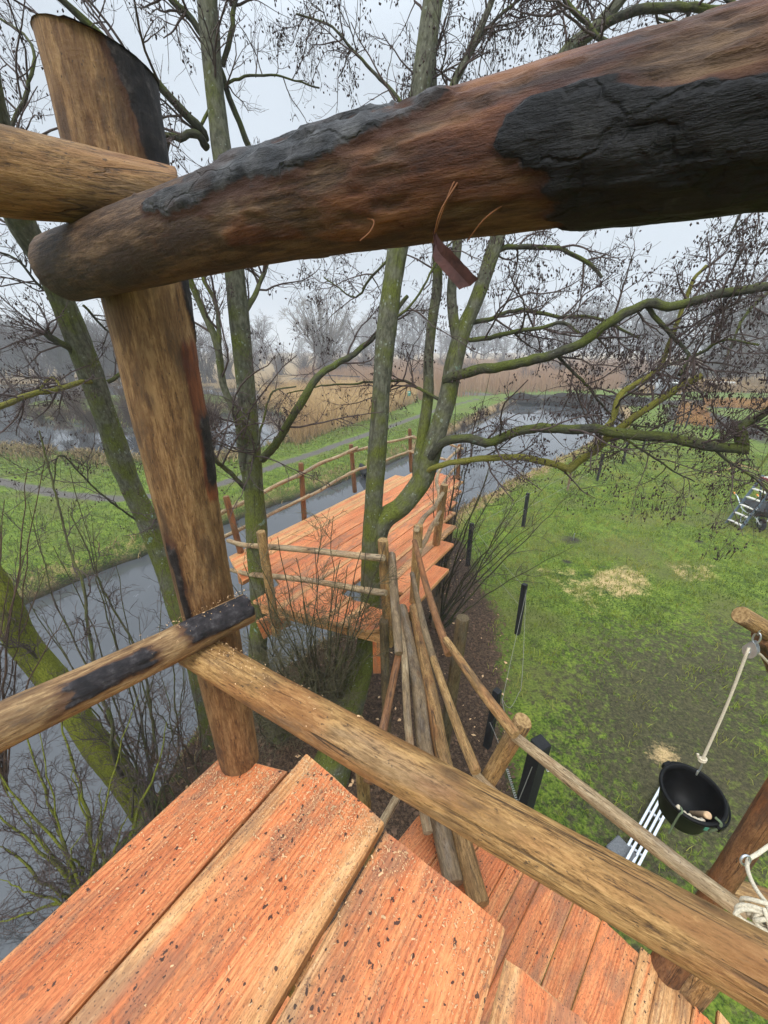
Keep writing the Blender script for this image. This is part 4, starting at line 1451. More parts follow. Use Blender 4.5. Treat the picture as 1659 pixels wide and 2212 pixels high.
# upper rail on the canal side
log('upper_rail', [tcam(-160, 345, .53), tcam(0, 372, .566), tcam(250, 410, .625), tcam(392, 428, .66)], [.056, .0545, .0475, .040], M_LOG, tr, k=44, seed=421, jit=.05, step=.015, color=(.74, .68, .62))


# middle rails
def fb_mid(S, D, n1, n2):
    m = .88
    a = np.minimum(np.minimum(S - (m - .62 + .06), (m - .30) - S) / .035, np.minimum(D - (22), 66 - D) / 12) + n1 * 2.6 + n2
    b_ = np.minimum(np.minimum(S - (m - .25), m - .005 - S) / .03, np.minimum(D - (-2), 62 - D) / 12) + n1 * 1.6 + n2
    b = np.clip(.5 + np.maximum(a, b_) * .4, 0, 1)
    near = np.clip(.5 + np.maximum(a, b_) * .25 + .25, 0, 1)
    return b, near * .75, .35 + n1


ML1 = tcam(538, 1312, 1.10)
ML0 = tcam(0, 1570, .77)
am = nrm(ML0 - ML1)
LM = np.linalg.norm(ML0 - ML1)


def fb_mid2(S, D, n1, n2):         # S runs from the outer cut end
    a = np.minimum(np.minimum(S - .245, .42 - S) / .03, np.minimum(D - (-84), -22 - D) / 11) + n1 * 2.6 + n2
    b_ = np.minimum(np.minimum(S - .004, .175 - S) / .022, np.minimum(D - (-84), 6 - D) / 11) + n1 * 1.6 + n2
    m_ = np.maximum(a, b_)
    return np.clip(.5 + m_ * .4, 0, 1), np.clip(.55 + m_ * .3, 0, 1) * .8, .30 + n1


mr = barklog('middle_rail', [ML1, ML1 * .5 + ML0 * .5 + A(0, 0, -.004), ML0, ML0 + am * .3], [.043, .045, .047, .048], 431, fb_mid2, k=72, n=200, mat=M_BARKY2)
MR0, MR1 = tcam(418, 1402, 1.075), tcam(1659, 2105, .533)
ar = nrm(MR1 - MR0)
log('middle_rail', [MR0, MR0 + (MR1 - MR0) * .45 + A(0, 0, -.006), MR1, MR1 + ar * .25], [.049, .048, .046, .046], M_LOG, tr, k=56, seed=444, jit=.05, step=.01, color=(1.02, .96, .86))
# bolt head on the rail end
bp = tcam(502, 1352, 1.105)
g = Geo()
g.lathe([(.0, .004), (.006, .004), (.008, .001), (.012, .001), (.012, -.004)], tcam(503, 1351, 1.072), np.stack([nrm(np.cross(A(0, 0, 1), ray(503, 1351))), nrm(np.cross(ray(503, 1351), np.cross(A(0, 0, 1), ray(503, 1351)))), -nrm(ray(503, 1351))], 1), 14)
sub(build('bolt_head', g, M_STEEL), mr)
# shavings lying on the planks and rails
rs = np.random.RandomState(77)
V, Fq, Ft = [], [], 0


def shavings(pts, size, nrm_up=None):
    out = []
    for p in pts:
        a = rs.rand() * 6.283
        L = size * (.4 + rs.rand() ** 2 * 1.3)
        w = L * (.16 + .3 * rs.rand())
        d = A(math.cos(a), math.sin(a), (rs.rand() - .5) * .7)
        s = A(-math.sin(a), math.cos(a), (rs.rand() - .5) * .6)
        lift = .0015 + .003 * rs.rand()
        m = p + A(0, 0, lift + L * .22 * rs.rand())
        out += [p - d * L / 2 - s * w / 2 + A(0, 0, .0012), p - d * L / 2 + s * w / 2 + A(0, 0, .0012 + .2 * w), m + s * w / 2, m - s * w / 2, p + d * L / 2 - s * w / 2 + A(0, 0, .0012), p + d * L / 2 + s * w / 2 + A(0, 0, .002)]
    return out


pts = []
while len(pts) < 6500:
    nn = e0[0] + .01 + rs.rand() * (n23 - e0[0] - .02)
    if nn < n01:
        md_ = np.interp(nn, [e0[0], n01], [e0[1] + .02, e1[1]])
    elif nn < n12:
        md_ = np.interp(nn, [n01, n12], [e2[1] + .03, e3[1] + .01])
    else:
        md_ = np.interp(nn, [n12, n23], [e4[1], e5[1]])
    fall = rs.exponential(.13) if rs.rand() < .88 else rs.rand() * .9
    dd = md_ - .012 - fall
    if abs(nn - n01) < .008 or abs(nn - n12) < .012 or dd < -.1:
        continue
    if nn > n12 and rs.rand() < .55:
        continue
    p = d_u * dd + n_u * nn
    if np.hypot(p[0] - pb[0], p[1] - pb[1]) < .078:
        continue
    pts.append(A(p[0], p[1], UZ + .003))
big_ = [q for q in pts[:330]]
V = shavings(pts, .0036) + shavings(pts[:900], .0062) + shavings(big_[:110], .0090)
n_ = len(V) // 6
i = np.arange(n_)[:, None] * 6
g = Geo().add(A(*V), [i + np.array([[0, 1, 2, 3]]), i + np.array([[3, 2, 5, 4]])], None, 0, False)
tag(build('sawdust', g, M_CHIP), 'fresh pale sawdust and shavings strewn over the ends of the wide orange planks', 'sawdust', kind='stuff')
pts = []
for k in range(220):
    t = .02 + abs(rs.randn()) * .16
    th = rs.randn() * .5
    c = MR0 + (MR1 - MR0) * t
    r_ = .051
    sd_ = nrm(np.cross(ar, A(0, 0, 1)))
    pts.append(c + A(0, 0, 1) * r_ * math.cos(th) + sd_ * r_ * math.sin(th))
for k in range(110):
    t = rs.rand() ** 1.2 * .5
    th = rs.randn() * .5
    c = ML1 + (ML0 - ML1) * t
    sd_ = nrm(np.cross(am, A(0, 0, 1)))
    pts.append(c + A(0, 0, 1) * .052 * math.cos(th) + sd_ * .052 * math.sin(th))
V = shavings(pts, .0034)
n_ = len(V) // 6
i = np.arange(n_)[:, None] * 6
g = Geo().add(A(*V), [i + np.array([[0, 1, 2, 3]]), i + np.array([[3, 2, 5, 4]])], None, 0, False)
tag(build('sawdust', g, M_CHIP), 'pale sawdust specks lying on top of the two middle rails', 'sawdust', kind='stuff')
# ---------------------------------------------------------------- hoist: post, arm, pulley, rope, bucket
hp = G(1660, 1420, 3.55)
pul = A(1.80, 1.43, 3.70)
ho = thing('hoist_post', (2.02, 1.55, 0), 'reddish hoist post with short peeled arm above the hanging bucket', 'post')
armL = tcam(1600, 1328, 1.80)
armR = tcam(1720, 1400, 1.88)
hb = G(1790, 1700, 0)
log('post', [hb, tcam(1652, 1372, 1.86)], [.075, .05], M_LOGR, ho, k=24, seed=501)
log('arm', [armL, armR], [.042, .044], M_LOG, ho, k=24, seed=502, step=.03)
pc = tcam(1623, 1402, 1.84)
pl = thing('pulley_block', pc, 'grey metal pulley block with steel shackle hanging from the hoist arm', 'pulley')
g = Geo()
for sx_ in (-1, 1):
    th = np.linspace(0, 2 * math.pi, 25)[:-1]
    prof = np.stack([.028 * np.sin(th), .046 * np.cos(th) - .012 * (1 - np.cos(th)) * 0], 1)
    prof[:, 0] *= np.where(prof[:, 1] > 0, 1 - .45 * prof[:, 1] / .046, 1)
    n_ = len(prof)
    V = np.vstack([np.stack([np.full(n_, sx_ * .014 + d), prof[:, 0], prof[:, 1]], 1) for d in (-.0015, .0015)])
    ii = np.arange(n_)
    rot = np.array([[math.cos(.5), -math.sin(.5), 0], [math.sin(.5), math.cos(.5), 0], [0, 0, 1]])
    g.add(V @ rot.T + pc, [np.stack([ii, (ii + 1) % n_, (ii + 1) % n_ + n_, ii + n_], -1), ii[::-1][None], (ii + n_)[None]], None, 0, False)
build('cheek_plates', g, M_STEEL, pl)
rotx = np.array([[0, 0, 1], [0, 1, 0], [-1, 0, 0]]) * 1.0
rz = np.array([[math.cos(.5), -math.sin(.5), 0], [math.sin(.5), math.cos(.5), 0], [0, 0, 1]])
build('sheave', Geo().lathe([(.004, -.011), (.026, -.010), (.021, 0), (.026, .010), (.004, .011)], pc + A(0, 0, -.014), rz @ rotx, 22), M_STEEL, pl)
build('axle', Geo().lathe([(0, -.021), (.006, -.021), (.006, .021), (0, .021)], pc + A(0, 0, -.014), rz @ rotx, 12), M_STEEL, pl)
g = Geo()
th = np.linspace(0, 2 * math.pi, 25)
ex = A(math.cos(2.0), math.sin(2.0), 0)
g.tube(pc + A(0, 0, .066) + np.outer(np.cos(th), A(0, 0, .03)) + np.outer(np.sin(th), ex * .013), .004, 8, cap=False)
ex2 = A(math.cos(.5), math.sin(.5), 0)
g.tube(pc + A(0, 0, .112) + np.outer(np.cos(th), A(0, 0, .026)) + np.outer(np.sin(th), ex2 * .012), .0035, 8, cap=False)
build('shackle', g, M_STEEL, pl)
BC = tcam(1497, 1712, 2.14)        # centre of the bucket rim
knot = tcam(1517, 1642, 2.06)
rimp = tcam(1507, 1668, 2.10)
rp = thing('hoist_rope', knot, 'thin pale rope running from the pulley down to the black bucket', 'rope')


def ropetube(P, r, n=60, k=8, tw=True):
    return Geo().tube(crom(P, n), r, k, jit=.12, seed=3)


build('rope_line', ropetube([knot, (knot + pc) / 2 + A(.002, 0, 0), pc + A(-.024, -.01, -.02), pc + A(-.012, .0, -.0)], .0065), M_ROPE, rp)
build('rope_line', ropetube([pc + A(.02, .0, -.015), pc + A(.09, .02, -.06), pc + A(.25, .05, -.2)], .0065, 20), M_ROPE, rp)
g = Geo()
th = np.linspace(0, 4.2 * math.pi, 50)
g.tube(knot + np.stack([.014 * np.cos(th), .011 * np.sin(th), -.010 + .026 * th / 13], 1), .006, 7)
g.tube(crom([knot + A(-.01, 0, .01), knot + A(-.028, .0, .022), knot + A(-.035, .003, .045)], 10), .006, 7)
build('knot', g, M_ROPE, rp)
g = Geo()
g.tube(crom([knot + A(0, 0, -.012), knot * .5 + rimp * .5 + A(.008, 0, 0), rimp + A(0, 0, -.01), rimp + A(-.012, -.01, -.004), rimp + A(-.012, -.008, .022)], 24), .0042, 8)
build('snap_hook', g, M_STEEL, rp)
# bucket
bu = thing('builders_bucket', BC, 'black rubber bucket hanging on the pale hoist rope with tool handles inside', 'bucket')
up = nrm(A(-.10, -.13, 1))
bx_ = nrm(np.cross(A(0, 1, 0), up))
by_ = np.cross(up, bx_)
BR = np.stack([bx_, by_, up], 1)
RT, RB, HB = .148, .114, .235
build('body', Geo().lathe([(0, -HB), (RB - .01, -HB), (RB, -HB + .012), (RT - .004, -.03), (RT, 0), (RT - .008, 0), (RT - .012, -.03), (RB - .008, -HB + .02), (0, -HB + .012)], BC, BR, 56), M_BLACKP, bu)
build('rim', Geo().lathe([(RT - .002, -.022), (RT + .007, -.02), (RT + .009, -.004), (RT + .004, .004), (RT - .009, .003), (RT - .009, -.004)], BC, BR, 56), M_BLACKP, bu)
g = Geo()
th = np.linspace(R(-75), R(105), 40)
hd = np.stack([(RT + .018) * np.cos(th), (RT + .018) * np.sin(th), -.012 - .02 * np.sin((th - th[0]) / (th[-1] - th[0]) * math.pi)], 1) @ BR.T + BC
g.tube(hd, .005, 8)
build('bail_handle', g, M_BLACKP, bu)
for a in (R(-75), R(105)):
    c = A((RT + .012) * math.cos(a), (RT + .012) * math.sin(a), -.02) @ BR.T + BC
    rr = np.stack([A(math.cos(a), math.sin(a), 0), A(-math.sin(a), math.cos(a), 0), A(0, 0, 1)], 1)
    build('handle_lug', Geo().box(c, (.022, .05, .045), BR @ rr, bev=.005), M_BLACKP, bu)


def inb(x, y, z):
    return A(x, y, z) @ BR.T + BC


tl = thing('hammer', inb(.02, -.12, -.05), 'round pale wooden tool handle end standing inside the black bucket', 'tool')
log('handle', [inb(.04, -.02, -.21), inb(.010, -.104, -.008)], [.014, .018], M_PALEW, tl, k=18, seed=511, step=.02)
t2 = thing('rope_bundle', inb(-.1, -.1, -.02), 'twisted pale rope lying over the inner rim of the bucket', 'rope')
P = [inb(-.126, -.061, .008), inb(-.11, -.073, -.016), inb(-.085, -.094, -.016), inb(-.061, -.11, -.024), inb(-.037, -.118, -.016), inb(-.016, -.114, -.037)]
q = crom(P, 60)
g = Geo()
for k in range(2):
    ph = np.linspace(0, 22, 60) + k * math.pi
    g.tube(q + np.stack([.006 * np.cos(ph), .006 * np.sin(ph), .003 * np.sin(ph * .5)], 1), .007, 7)
build('twisted_rope', g, M_ROPE, t2)
gc = thing('green_cord', inb(-.17, -.08, 0), 'green cord looped over the bucket rim beside the tool handle', 'cord')
build('loop', Geo().tube(crom([inb(-.114, -.069, .01), inb(-.122, -.09, .014), inb(-.134, -.094, -.016), inb(-.138, -.098, -.11), inb(-.145, -.106, -.2)], 30), .005, 7), M_GCORD, gc)
build('loop', Geo().tube(crom([inb(.028, -.122, .010), inb(.036, -.150, .012), inb(.024, -.16, -.016), inb(.004, -.156, -.045), inb(.0, -.154, -.07)], 30), .007, 7), M_GCORD, gc)
build('tag', Geo().box(inb(-.028, -.153, -.033), (.018, .004, .034), BR @ np.array([[.97, .24, 0], [-.24, .97, 0], [0, 0, 1]]), bev=.001), m_plain('green_tag', (.08, .30, .20), .5, .1, 30, 0), gc)
# stout post beside the bucket, rope coil on a cleat
sp_ = thing('corner_support', (1.77, 1.09, 0), 'thick brown support post with cross log beside the rope coil', 'post')
pb_ = G(1540, 1935, LZ)
log('post', [A(pb_[0], pb_[1], LZ - .12), A(pb_[0], pb_[1], LZ + .2), A(pb_[0] + .03, pb_[1] + .01, 4.5)], [.055, .054, .050], M_LOGR, sp_, k=28, seed=521, step=.04)
cl = G(1600, 1905, LZ + .02)
log('cross_log', [A(cl[0] - .12, cl[1] + .02, cl[2] - .08), A(cl[0] + .5, cl[1] - .2, cl[2] - .06)], [.07, .07], M_LOG, sp_, k=26, seed=522)
kc = tcam(1668, 1990, 1.02)
rc = thing('rope_coil', kc, 'coil of pale rope hanging over the end of the thick middle rail', 'rope')
g = Geo()
rs = np.random.RandomState(4)
ex, ey = nrm(A(.75, -.35, .35)), nrm(A(-.25, .3, .9))
for k in range(8):
    th = np.linspace(0, 2 * math.pi, 41)
    a, b_ = .046 + .010 * rs.rand(), .022 + .008 * rs.rand()
    c = kc + A(.015 * rs.randn(), .01 * rs.randn(), .008 * rs.randn())
    g.tube(c + np.outer(np.cos(th), ex * a) + np.outer(np.sin(th), ey * b_) + np.outer(np.sin(2 * th + k), np.cross(ex, ey) * .006), .0055, 7, cap=False)
th = np.linspace(0, 2 * math.pi * 2.5, 50)
g.tube(kc + np.outer(np.cos(th), ey * .034) + np.outer(np.sin(th), np.cross(ex, ey) * .016) + np.outer(np.linspace(-.012, .014, 50), ex), .0055, 7)
build('turns', g, M_ROPE, rc)
rn = thing('tied_rope', tcam(1612, 1862, 1.15), 'slack pale rope clipped to a small ring above the rope coil', 'rope')
build('line', Geo().tube(crom([kc + A(0, 0, .03), tcam(1630, 1915, 1.08), tcam(1614, 1864, 1.15), tcam(1640, 1842, 1.18), tcam(1700, 1800, 1.25)], 50), .0055, 8, jit=.1), M_ROPE, rn)
th = np.linspace(0, 2 * math.pi, 21)
build('ring', Geo().tube(tcam(1610, 1858, 1.15) + np.outer(np.cos(th), A(.014, 0, 0)) + np.outer(np.sin(th), A(0, .004, .016)), .0035, 7, cap=False), M_STEEL, rn)
# ---------------------------------------------------------------- aluminium ladder on the ground, slab
la = thing('aluminium_ladder', G(1400, 1800, 0), 'folded aluminium ladder lying on its side in the muddy grass below the bucket', 'ladder')
a0, a1 = G(1315, 1950, .03), G(1452, 1695, .03)
dl = nrm(a1 - a0)
sd_ = np.cross(dl, A(0, 0, 1))
for k, off in enumerate((-.075, -.03, .02, .065)):
    build('rail', Geo().bar(a0 + sd_ * off + A(0, 0, .02 + .05 * (k % 2)), a1 + sd_ * off + A(0, 0, .02 + .05 * (k % 2)), .026, .065, bev=.003), M_ALU, la)
Lr = np.linalg.norm(a1 - a0)
for k in range(int(Lr / .27)):
    p = a0 + dl * (.12 + k * .27) + A(0, 0, .004)
    build('rung', Geo().bar(p - sd_ * .08, p + sd_ * .07, .03, .03, bev=.004), M_ALU, la)
pv = thing('paving_slab', G(1345, 1842, 0), 'dark grey concrete block lying beside the aluminium ladder', 'slab')
c = G(1342, 1842, .04)
an = .5
build('block', Geo().box(c, (.22, .22, .09), [[math.cos(an), -math.sin(an), 0], [math.sin(an), math.cos(an), 0], [0, 0, 1]], bev=.012), M_STONE, pv)
# ---------------------------------------------------------------- black post fence
fe = thing('garden_fence', G(1118, 1368, 0), 'row of black square fence posts with thin wires along the canal side lawn', 'fence')
FP = [G(1112, 1812, 0), G(1052, 1608, 0), G(1118, 1368, 0), G(1010, 1222, 0), G(1130, 1137, 0), G(1226, 1060, 0), G(1290, 1038, 0), G(1345, 1002, 0), G(1386, 978, 0), G(1431, 936, 0), G(1453, 934, 0), G(1480, 925, 0)]
FV = [1600, 1488, 1262, 1130, 1065, 978, 981, 952, 950, 910, 897, 870]


def ztop(p, v):                    # height over p that is seen on picture row v
    b_ = (v - CV) / F
    return CAMZ - p[1] * (sp + b_ * cp) / (cp - b_ * sp)


FH = [ztop(p, v) for p, v in zip(FP, FV)]
print('post heights', FH)
FW = [.135, .088, .085, .085, .085, .07, .085, .085, .085, .085, .085, .085]
tops = []
rs = np.random.RandomState(6)
for p, h, w in zip(FP, FH, FW):
    an = .72 if w < .1 else .45
    ln = A((rs.rand() - .5) * .05, (rs.rand() - .5) * .05, 1) * h
    p = A(p[0], p[1], -.25)
    t = A(p[0], p[1], 0) + ln
    g = Geo()
    a_ = nrm(t - p)
    g.bar(p, t, w, w, up=(math.cos(an), math.sin(an), 0), bev=.006)
    build('post', g, M_BLACK if w != .07 else M_LOGG, fe)
    tops.append(t)


def wire(pts, r=.0028, n=30, parent=fe, mat=M_WIRE, name='wire'):
    return build(name, Geo().tube(crom(pts, n), r, 5, cap=False), mat, parent)


for i in range(2, 11):
    if i == 5:
        continue
    a, b_ = tops[i], tops[i + 1 if i + 1 != 5 else 6]
    for hh in (-.06, -.5):
        m_ = (a + b_) / 2 + A(0, 0, hh - .05)
        wire([a + A(0, 0, hh), m_, b_ + A(0, 0, hh)], .0018 + .0002 * a[1])
t2_, t1_, t0_ = tops[2], tops[1], tops[0]
wire([t2_ + A(.04, -.03, -.1), G(1092, 1480, .65), G(1085, 1520, .8), t1_ + A(.06, -.03, -.08)], .003)
wire([t2_ + A(.04, -.03, -.2), G(1128, 1460, .55), G(1119, 1500, .65), G(1100, 1530, .8), t1_ + A(.06, -.03, -.10)], .003)
wire([t1_ + A(.06, -.03, -.10), t1_ + A(.09, -.2, -.35), t1_ + A(.05, -.3, -.6)], .004)
# gate spring with insulated handle
sp0, sp1 = G(1095, 1660, .75), G(1118, 1735, .8)
L_ = np.linalg.norm(sp1 - sp0)
th = np.linspace(0, 2 * math.pi * 16, 260)
d_ = nrm(sp1 - sp0)
x_ = nrm(np.cross(d_, A(0, 0, 1)))
y_ = np.cross(d_, x_)
P = sp0 + np.outer(np.linspace(0, L_, 260), d_) + np.outer(np.cos(th), x_ * .012) + np.outer(np.sin(th), y_ * .012)
build('gate_spring', Geo().tube(P, .0028, 5, cap=False), M_STEEL, fe)
wire([G(1058, 1560, .95), G(1075, 1600, .85), sp0], .003)
wire([sp1, t0_ + A(-.06, -.05, -.28)], .004, 8)
wire([t1_ + A(.05, -.04, -.42), t1_ + A(.09, -.06, -.44), t1_ + A(.13, -.09, -.46)], .008, 10, mat=M_WHITE, name='insulator')
th = np.linspace(0, 2 * math.pi * 1.7, 40)
c = t0_ + A(.10, -.06, -.30)
wire(c + np.stack([.02 * np.cos(th), np.linspace(-.01, .02, 40), .035 * np.sin(th)], 1), .004, 40, mat=M_WHITE, name='insulator')
# ---------------------------------------------------------------- step ladder
f0, f1 = G(1567, 1131, 0), G(1597, 1145, 0)
wd = f1 - f0
wn = nrm(wd)
back = nrm(A(-wn[1], wn[0], 0))
if back[1] < 0:
    back = -back
H_ = 1.55
lean = back * .62 + A(0, 0, H_)
M_TREAD = m_plain('pale_tread', (.60, .57, .50), .6, .12, 30, .1)
sl = thing('step_ladder', (f0 + f1) / 2, 'grey step ladder with pale treads and red top edge standing on the lawn', 'step ladder')
for p in (f0, f1):
    build('stile', Geo().bar(p, p + lean, .03, .085, up=back, bev=.004), M_LADGREY, sl)
    build('rear_leg', Geo().bar(p + back * 1.15 + wn * (.04 if p is f1 else -.04), p + lean * .96, .028, .05, up=back, bev=.004), M_LADGREY, sl)
for k in range(5):
    t = (k + .55) / 6.2
    c = (f0 + f1) / 2 + lean * t
    build('tread', Geo().box(c, (np.linalg.norm(wd) - .035, .11, .028), np.stack([wn, back, A(0, 0, 1)], 1), bev=.004), M_TREAD, sl)
c = (f0 + f1) / 2 + lean * .97 + back * .08
build('top_platform', Geo().box(c, (np.linalg.norm(wd) - .035, .24, .03), np.stack([wn, back, A(0, 0, 1)], 1), bev=.004), M_TREAD, sl)
build('red_edge', Geo().box(c - back * .135 - A(0, 0, .02), (np.linalg.norm(wd) - .035, .02, .06), np.stack([wn, back, A(0, 0, 1)], 1), bev=.004), M_LADRED, sl)
build('cross_brace', Geo().bar(f0 + back * 1.1 + A(0, 0, .25), f1 + back * 1.1 + A(0, 0, .25), .03, .03), M_LADGREY, sl)
g = Geo()
for k in range(5):
    g.box(f1 + lean * (.34 + k * .028) - wn * -.018, (.004, .02, .022), np.stack([wn, back, A(0, 0, 1)], 1))
build('white_lettering', g, M_WHITE, sl)
# ---------------------------------------------------------------- wheelbarrow
wc = G(1640, 1146, 0)
wb = thing('wheelbarrow', wc, 'dark wheelbarrow with orange grips parked behind the step ladder', 'wheelbarrow')
fw = nrm(A(.35, .94, 0))           # from the wheel back to the handles
rt = A(fw[1], -fw[0], 0)
ROT = np.stack([rt, fw, A(0, 0, 1)], 1)


def wl(x, y, z):
    return wc + rt * x + fw * y + A(0, 0, z)


ry = np.stack([fw, A(0, 0, 1), rt], 1)
ty = build('wheel', Geo().lathe([(.10, -.045), (.15, -.05), (.18, -.032), (.19, 0), (.18, .032), (.15, .05), (.10, .045)], wl(0, .0, .19), ry, 30), M_RUBBER, wb)
sub(build('rim', Geo().lathe([(0, -.04), (.03, -.04), (.04, -.01), (.10, -.035), (.105, 0), (.10, .035), (.04, .01), (.03, .04), (0, .04)], wl(0, .0, .19), ry, 24), M_STEEL), ty)
bt = [(-.19, .12), (.19, .12), (.21, .62), (-.21, .62)]
tp = [(-.34, -.20), (.34, -.20), (.36, .86), (-.36, .86)]
V, fs = [], []
for s, dz in ((1.0, 0), (.97, .012)):
    V += [wl(x * s, .3 + (y - .3) * s, .38 + dz) for x, y in bt] + [wl(x * s, .3 + (y - .3) * s, .66 + (0 if s == 1 else .0)) for x, y in tp]
fs = [(3, 2, 1, 0), (0, 1, 5, 4), (1, 2, 6, 5), (2, 3, 7, 6), (3, 0, 4, 7), (8, 9, 10, 11), (8, 12, 13, 9), (9, 13, 14, 10), (10, 14, 15, 11), (11, 15, 12, 8), (4, 5, 13, 12), (5, 6, 14, 13), (6, 7, 15, 14), (7, 4, 12, 15)]
build('tray', Geo().add(A(*V), [fs], None, 0, False), M_TRAY, wb)
g = Geo().tube([wl(*q) for q in [(-.34, -.20, .66), (.34, -.20, .66), (.36, .86, .66), (-.36, .86, .66), (-.34, -.20, .66)]], .013, 8)
build('tray_rim', g, M_TRAY, wb)
for s in (-1, 1):
    build('handle', Geo().tube(crom([wl(.05 * s, 0, .19), wl(.16 * s, .15, .36), wl(.24 * s, .7, .36), wl(.29 * s, 1.15, .62), wl(.30 * s, 1.32, .66)], 24), .016, 9), M_ALU, wb)
    build('grip', Geo().tube([wl(.297 * s, 1.30, .655), wl(.302 * s, 1.44, .675)], .021, 10), M_ORANGE, wb)
    build('leg', Geo().tube(crom([wl(.2 * s, .42, .36), wl(.21 * s, .55, .02), wl(.2 * s, .70, .02), wl(.22 * s, .75, .37)], 20), .014, 8), M_ALU, wb)
# ---------------------------------------------------------------- small things on the lawn and beyond
for (a, b_, lab) in (((1569, 994), (1640, 1017), 'long yellow pole lying on the lawn, the one pointing behind the step ladder'), ((1580, 1001), (1622, 1029), 'short yellow pole crossing under another pole on the lawn'), ((1543, 1020), (1607, 1005), 'yellow pole lying on top across the other poles on the lawn')):
    k = .035 if lab.startswith('yellow') else .02
    o = log('loose_pole', [G(*a, k), G(*b_, k * 1.6)], [.026, .024], M_LOGB, None, k=10, step=.15, seed=int(a[0]), loc=G(*a, 0), color=(1.2, 1.1, .8))
    tag(o, lab, 'pole', 'yellow poles lying on the lawn')
sb = G(883, 877, 0)
sg = thing('trail_sign', sb, 'white trail marker post with small green plate at the reed edge', 'sign')
build('post', Geo().bar(sb, sb + A(0, 0, 1.25), .10, .10, bev=.01), M_WHITE, sg)
build('plate', Geo().box(sb + A(0, -.065, 1.12), (.30, .02, .42), bev=.004), M_GREEN, sg)
build('white_symbol', Geo().box(sb + A(0, -.078, 1.22), (.16, .006, .07)), M_WHITE, sg)
st = G(1237, 1170, 0)
o = build('planting_stake', Geo().bar(st, st + A(.01, 0, .26), .022, .022, bev=.003), M_STEEL, loc=st)
tag(o, 'short grey stake in a bare soil ring on the lawn', 'stake')
pp = G(790, 1024, -.18)
dr = nrm(A(.25, -1, 0))
rp_ = np.stack([A(-dr[1], dr[0], 0), A(0, 0, 1), dr], 1)
o = build('drain_pipe', Geo().lathe([(.17, -1.2), (.17, .3), (.15, .3), (.15, -1.2)], pp, rp_, 28), M_BLACKP, loc=pp)
tag(o, 'black plastic drain pipe sticking out of the far canal bank', 'pipe')
bo0, bo1 = G(1447, 842, 0), G(1622, 842, 0)
bc = (bo0 + bo1) / 2
bt_ = thing('moored_boat', bc, 'long low dark boat with white gunwale moored beyond the reeds', 'boat')
Lb = np.linalg.norm(bo1 - bo0)
ns_ = 28
V, U = [], []
for i in range(ns_):
    t = i / (ns_ - 1)
    hw = 1.1 * min(1, (math.sin(min(t, .5) * math.pi) ** .5 if t < .18 else 1)) * (1 if t < .97 else .9) + .05
    x = bo0[0] + Lb * t
    sheer = .25 * (1 - t) ** 4
    for (yy, zz) in ((-hw * .8, -.1), (-hw, .62 + sheer), (hw, .62 + sheer), (hw * .8, -.1)):
        V.append((x, bc[1] + yy, zz))
i = np.arange(ns_ - 1)[:, None] * 4
j = np.arange(4)[None]
q = np.stack([i + j, i + 4 + j, i + 4 + (j + 1) % 4, i + (j + 1) % 4], -1).reshape(-1, 4)
build('hull', Geo().add(A(*V), [q, [(0, 1, 2, 3)], [(ns_ * 4 - 1, ns_ * 4 - 2, ns_ * 4 - 3, ns_ * 4 - 4)]], None, 0, False), M_HULL, bt_)
V = A(*V).reshape(ns_, 4, 3)
build('gunwale', Geo().tube(V[:, 1] + A(0, -.03, .02), .07, 6).tube(V[:, 2] + A(0, .03, .02), .07, 6), M_WHITE, bt_)
build('hatch', Geo().box(bc + A(1.2, 0, .82), (2.6, 1.2, .36), bev=.05), M_WHITE, bt_)
fb = thing('footbridge_rail', G(742, 834, 0), 'dark wooden footbridge railing beside the far bend of the path', 'railing')
q0, q1 = G(705, 826, 0), G(775, 830, 0)
for t in np.linspace(0, 1, 6):
    p = q0 * (1 - t) + q1 * t
    build('post', Geo().bar(p, p + A(0, 0, 1.1), .12, .12), M_HULL, fb)
for hh in (.55, 1.05):
    build('rail', Geo().bar(q0 + A(-.2, -.08, hh), q1 + A(.2, -.08, hh), .05, .14), M_HULL, fb)
# ---------------------------------------------------------------- trees
def norm_(v):
    return v / (np.linalg.norm(v, axis=-1, keepdims=True) + 1e-9)


def spawn(P, r, c, L0, L1, ang, n, wob, up, rg, t0=.12, t1=1.0, r0=None, rtip=.0012, shrink=.5):
    """c side shoots for each parent polyline P[m,n,3]"""
    m, k, _ = P.shape
    t = t0 + (t1 - t0) * rg.rand(m, c) ** .9
    x = t * (k - 1)
    i = np.minimum(x.astype(int), k - 2)
    f = (x - i)[..., None]
    mi = np.arange(m)[:, None]
    B = P[mi, i] * (1 - f) + P[mi, i + 1] * f
    T = norm_(P[mi, i + 1] - P[mi, i])
    rb = r[mi, i]
    pr = rg.randn(m, c, 3)
    pr -= T * (pr * T).sum(-1, keepdims=True)
    pr = norm_(pr)
    a = ang * (.6 + .7 * rg.rand(m, c, 1))
    D = np.cos(a) * T + np.sin(a) * pr
    D[..., 2] += up * rg.rand(m, c)
    D = norm_(D)
    L = (L0 + (L1 - L0) * rg.rand(m, c)) * (1 - shrink * t)
    Q = np.zeros((m, c, n, 3))
    Q[:, :, 0] = B
    d = D
    for s in range(1, n):
        d = d + wob * rg.randn(m, c, 3)
        d[..., 2] += up * .12
        d = norm_(d)
        Q[:, :, s] = Q[:, :, s - 1] + d * (L / (n - 1))[..., None]
    Q = Q.reshape(m * c, n, 3)
    rs_ = np.minimum(rb.reshape(-1) * .62, (r0 if r0 else 1) * np.ones(m * c))
    rr = rs_[:, None] * np.linspace(1, .35, n)[None] + 0
    rr = np.maximum(rr, rtip)
    return Q, rr


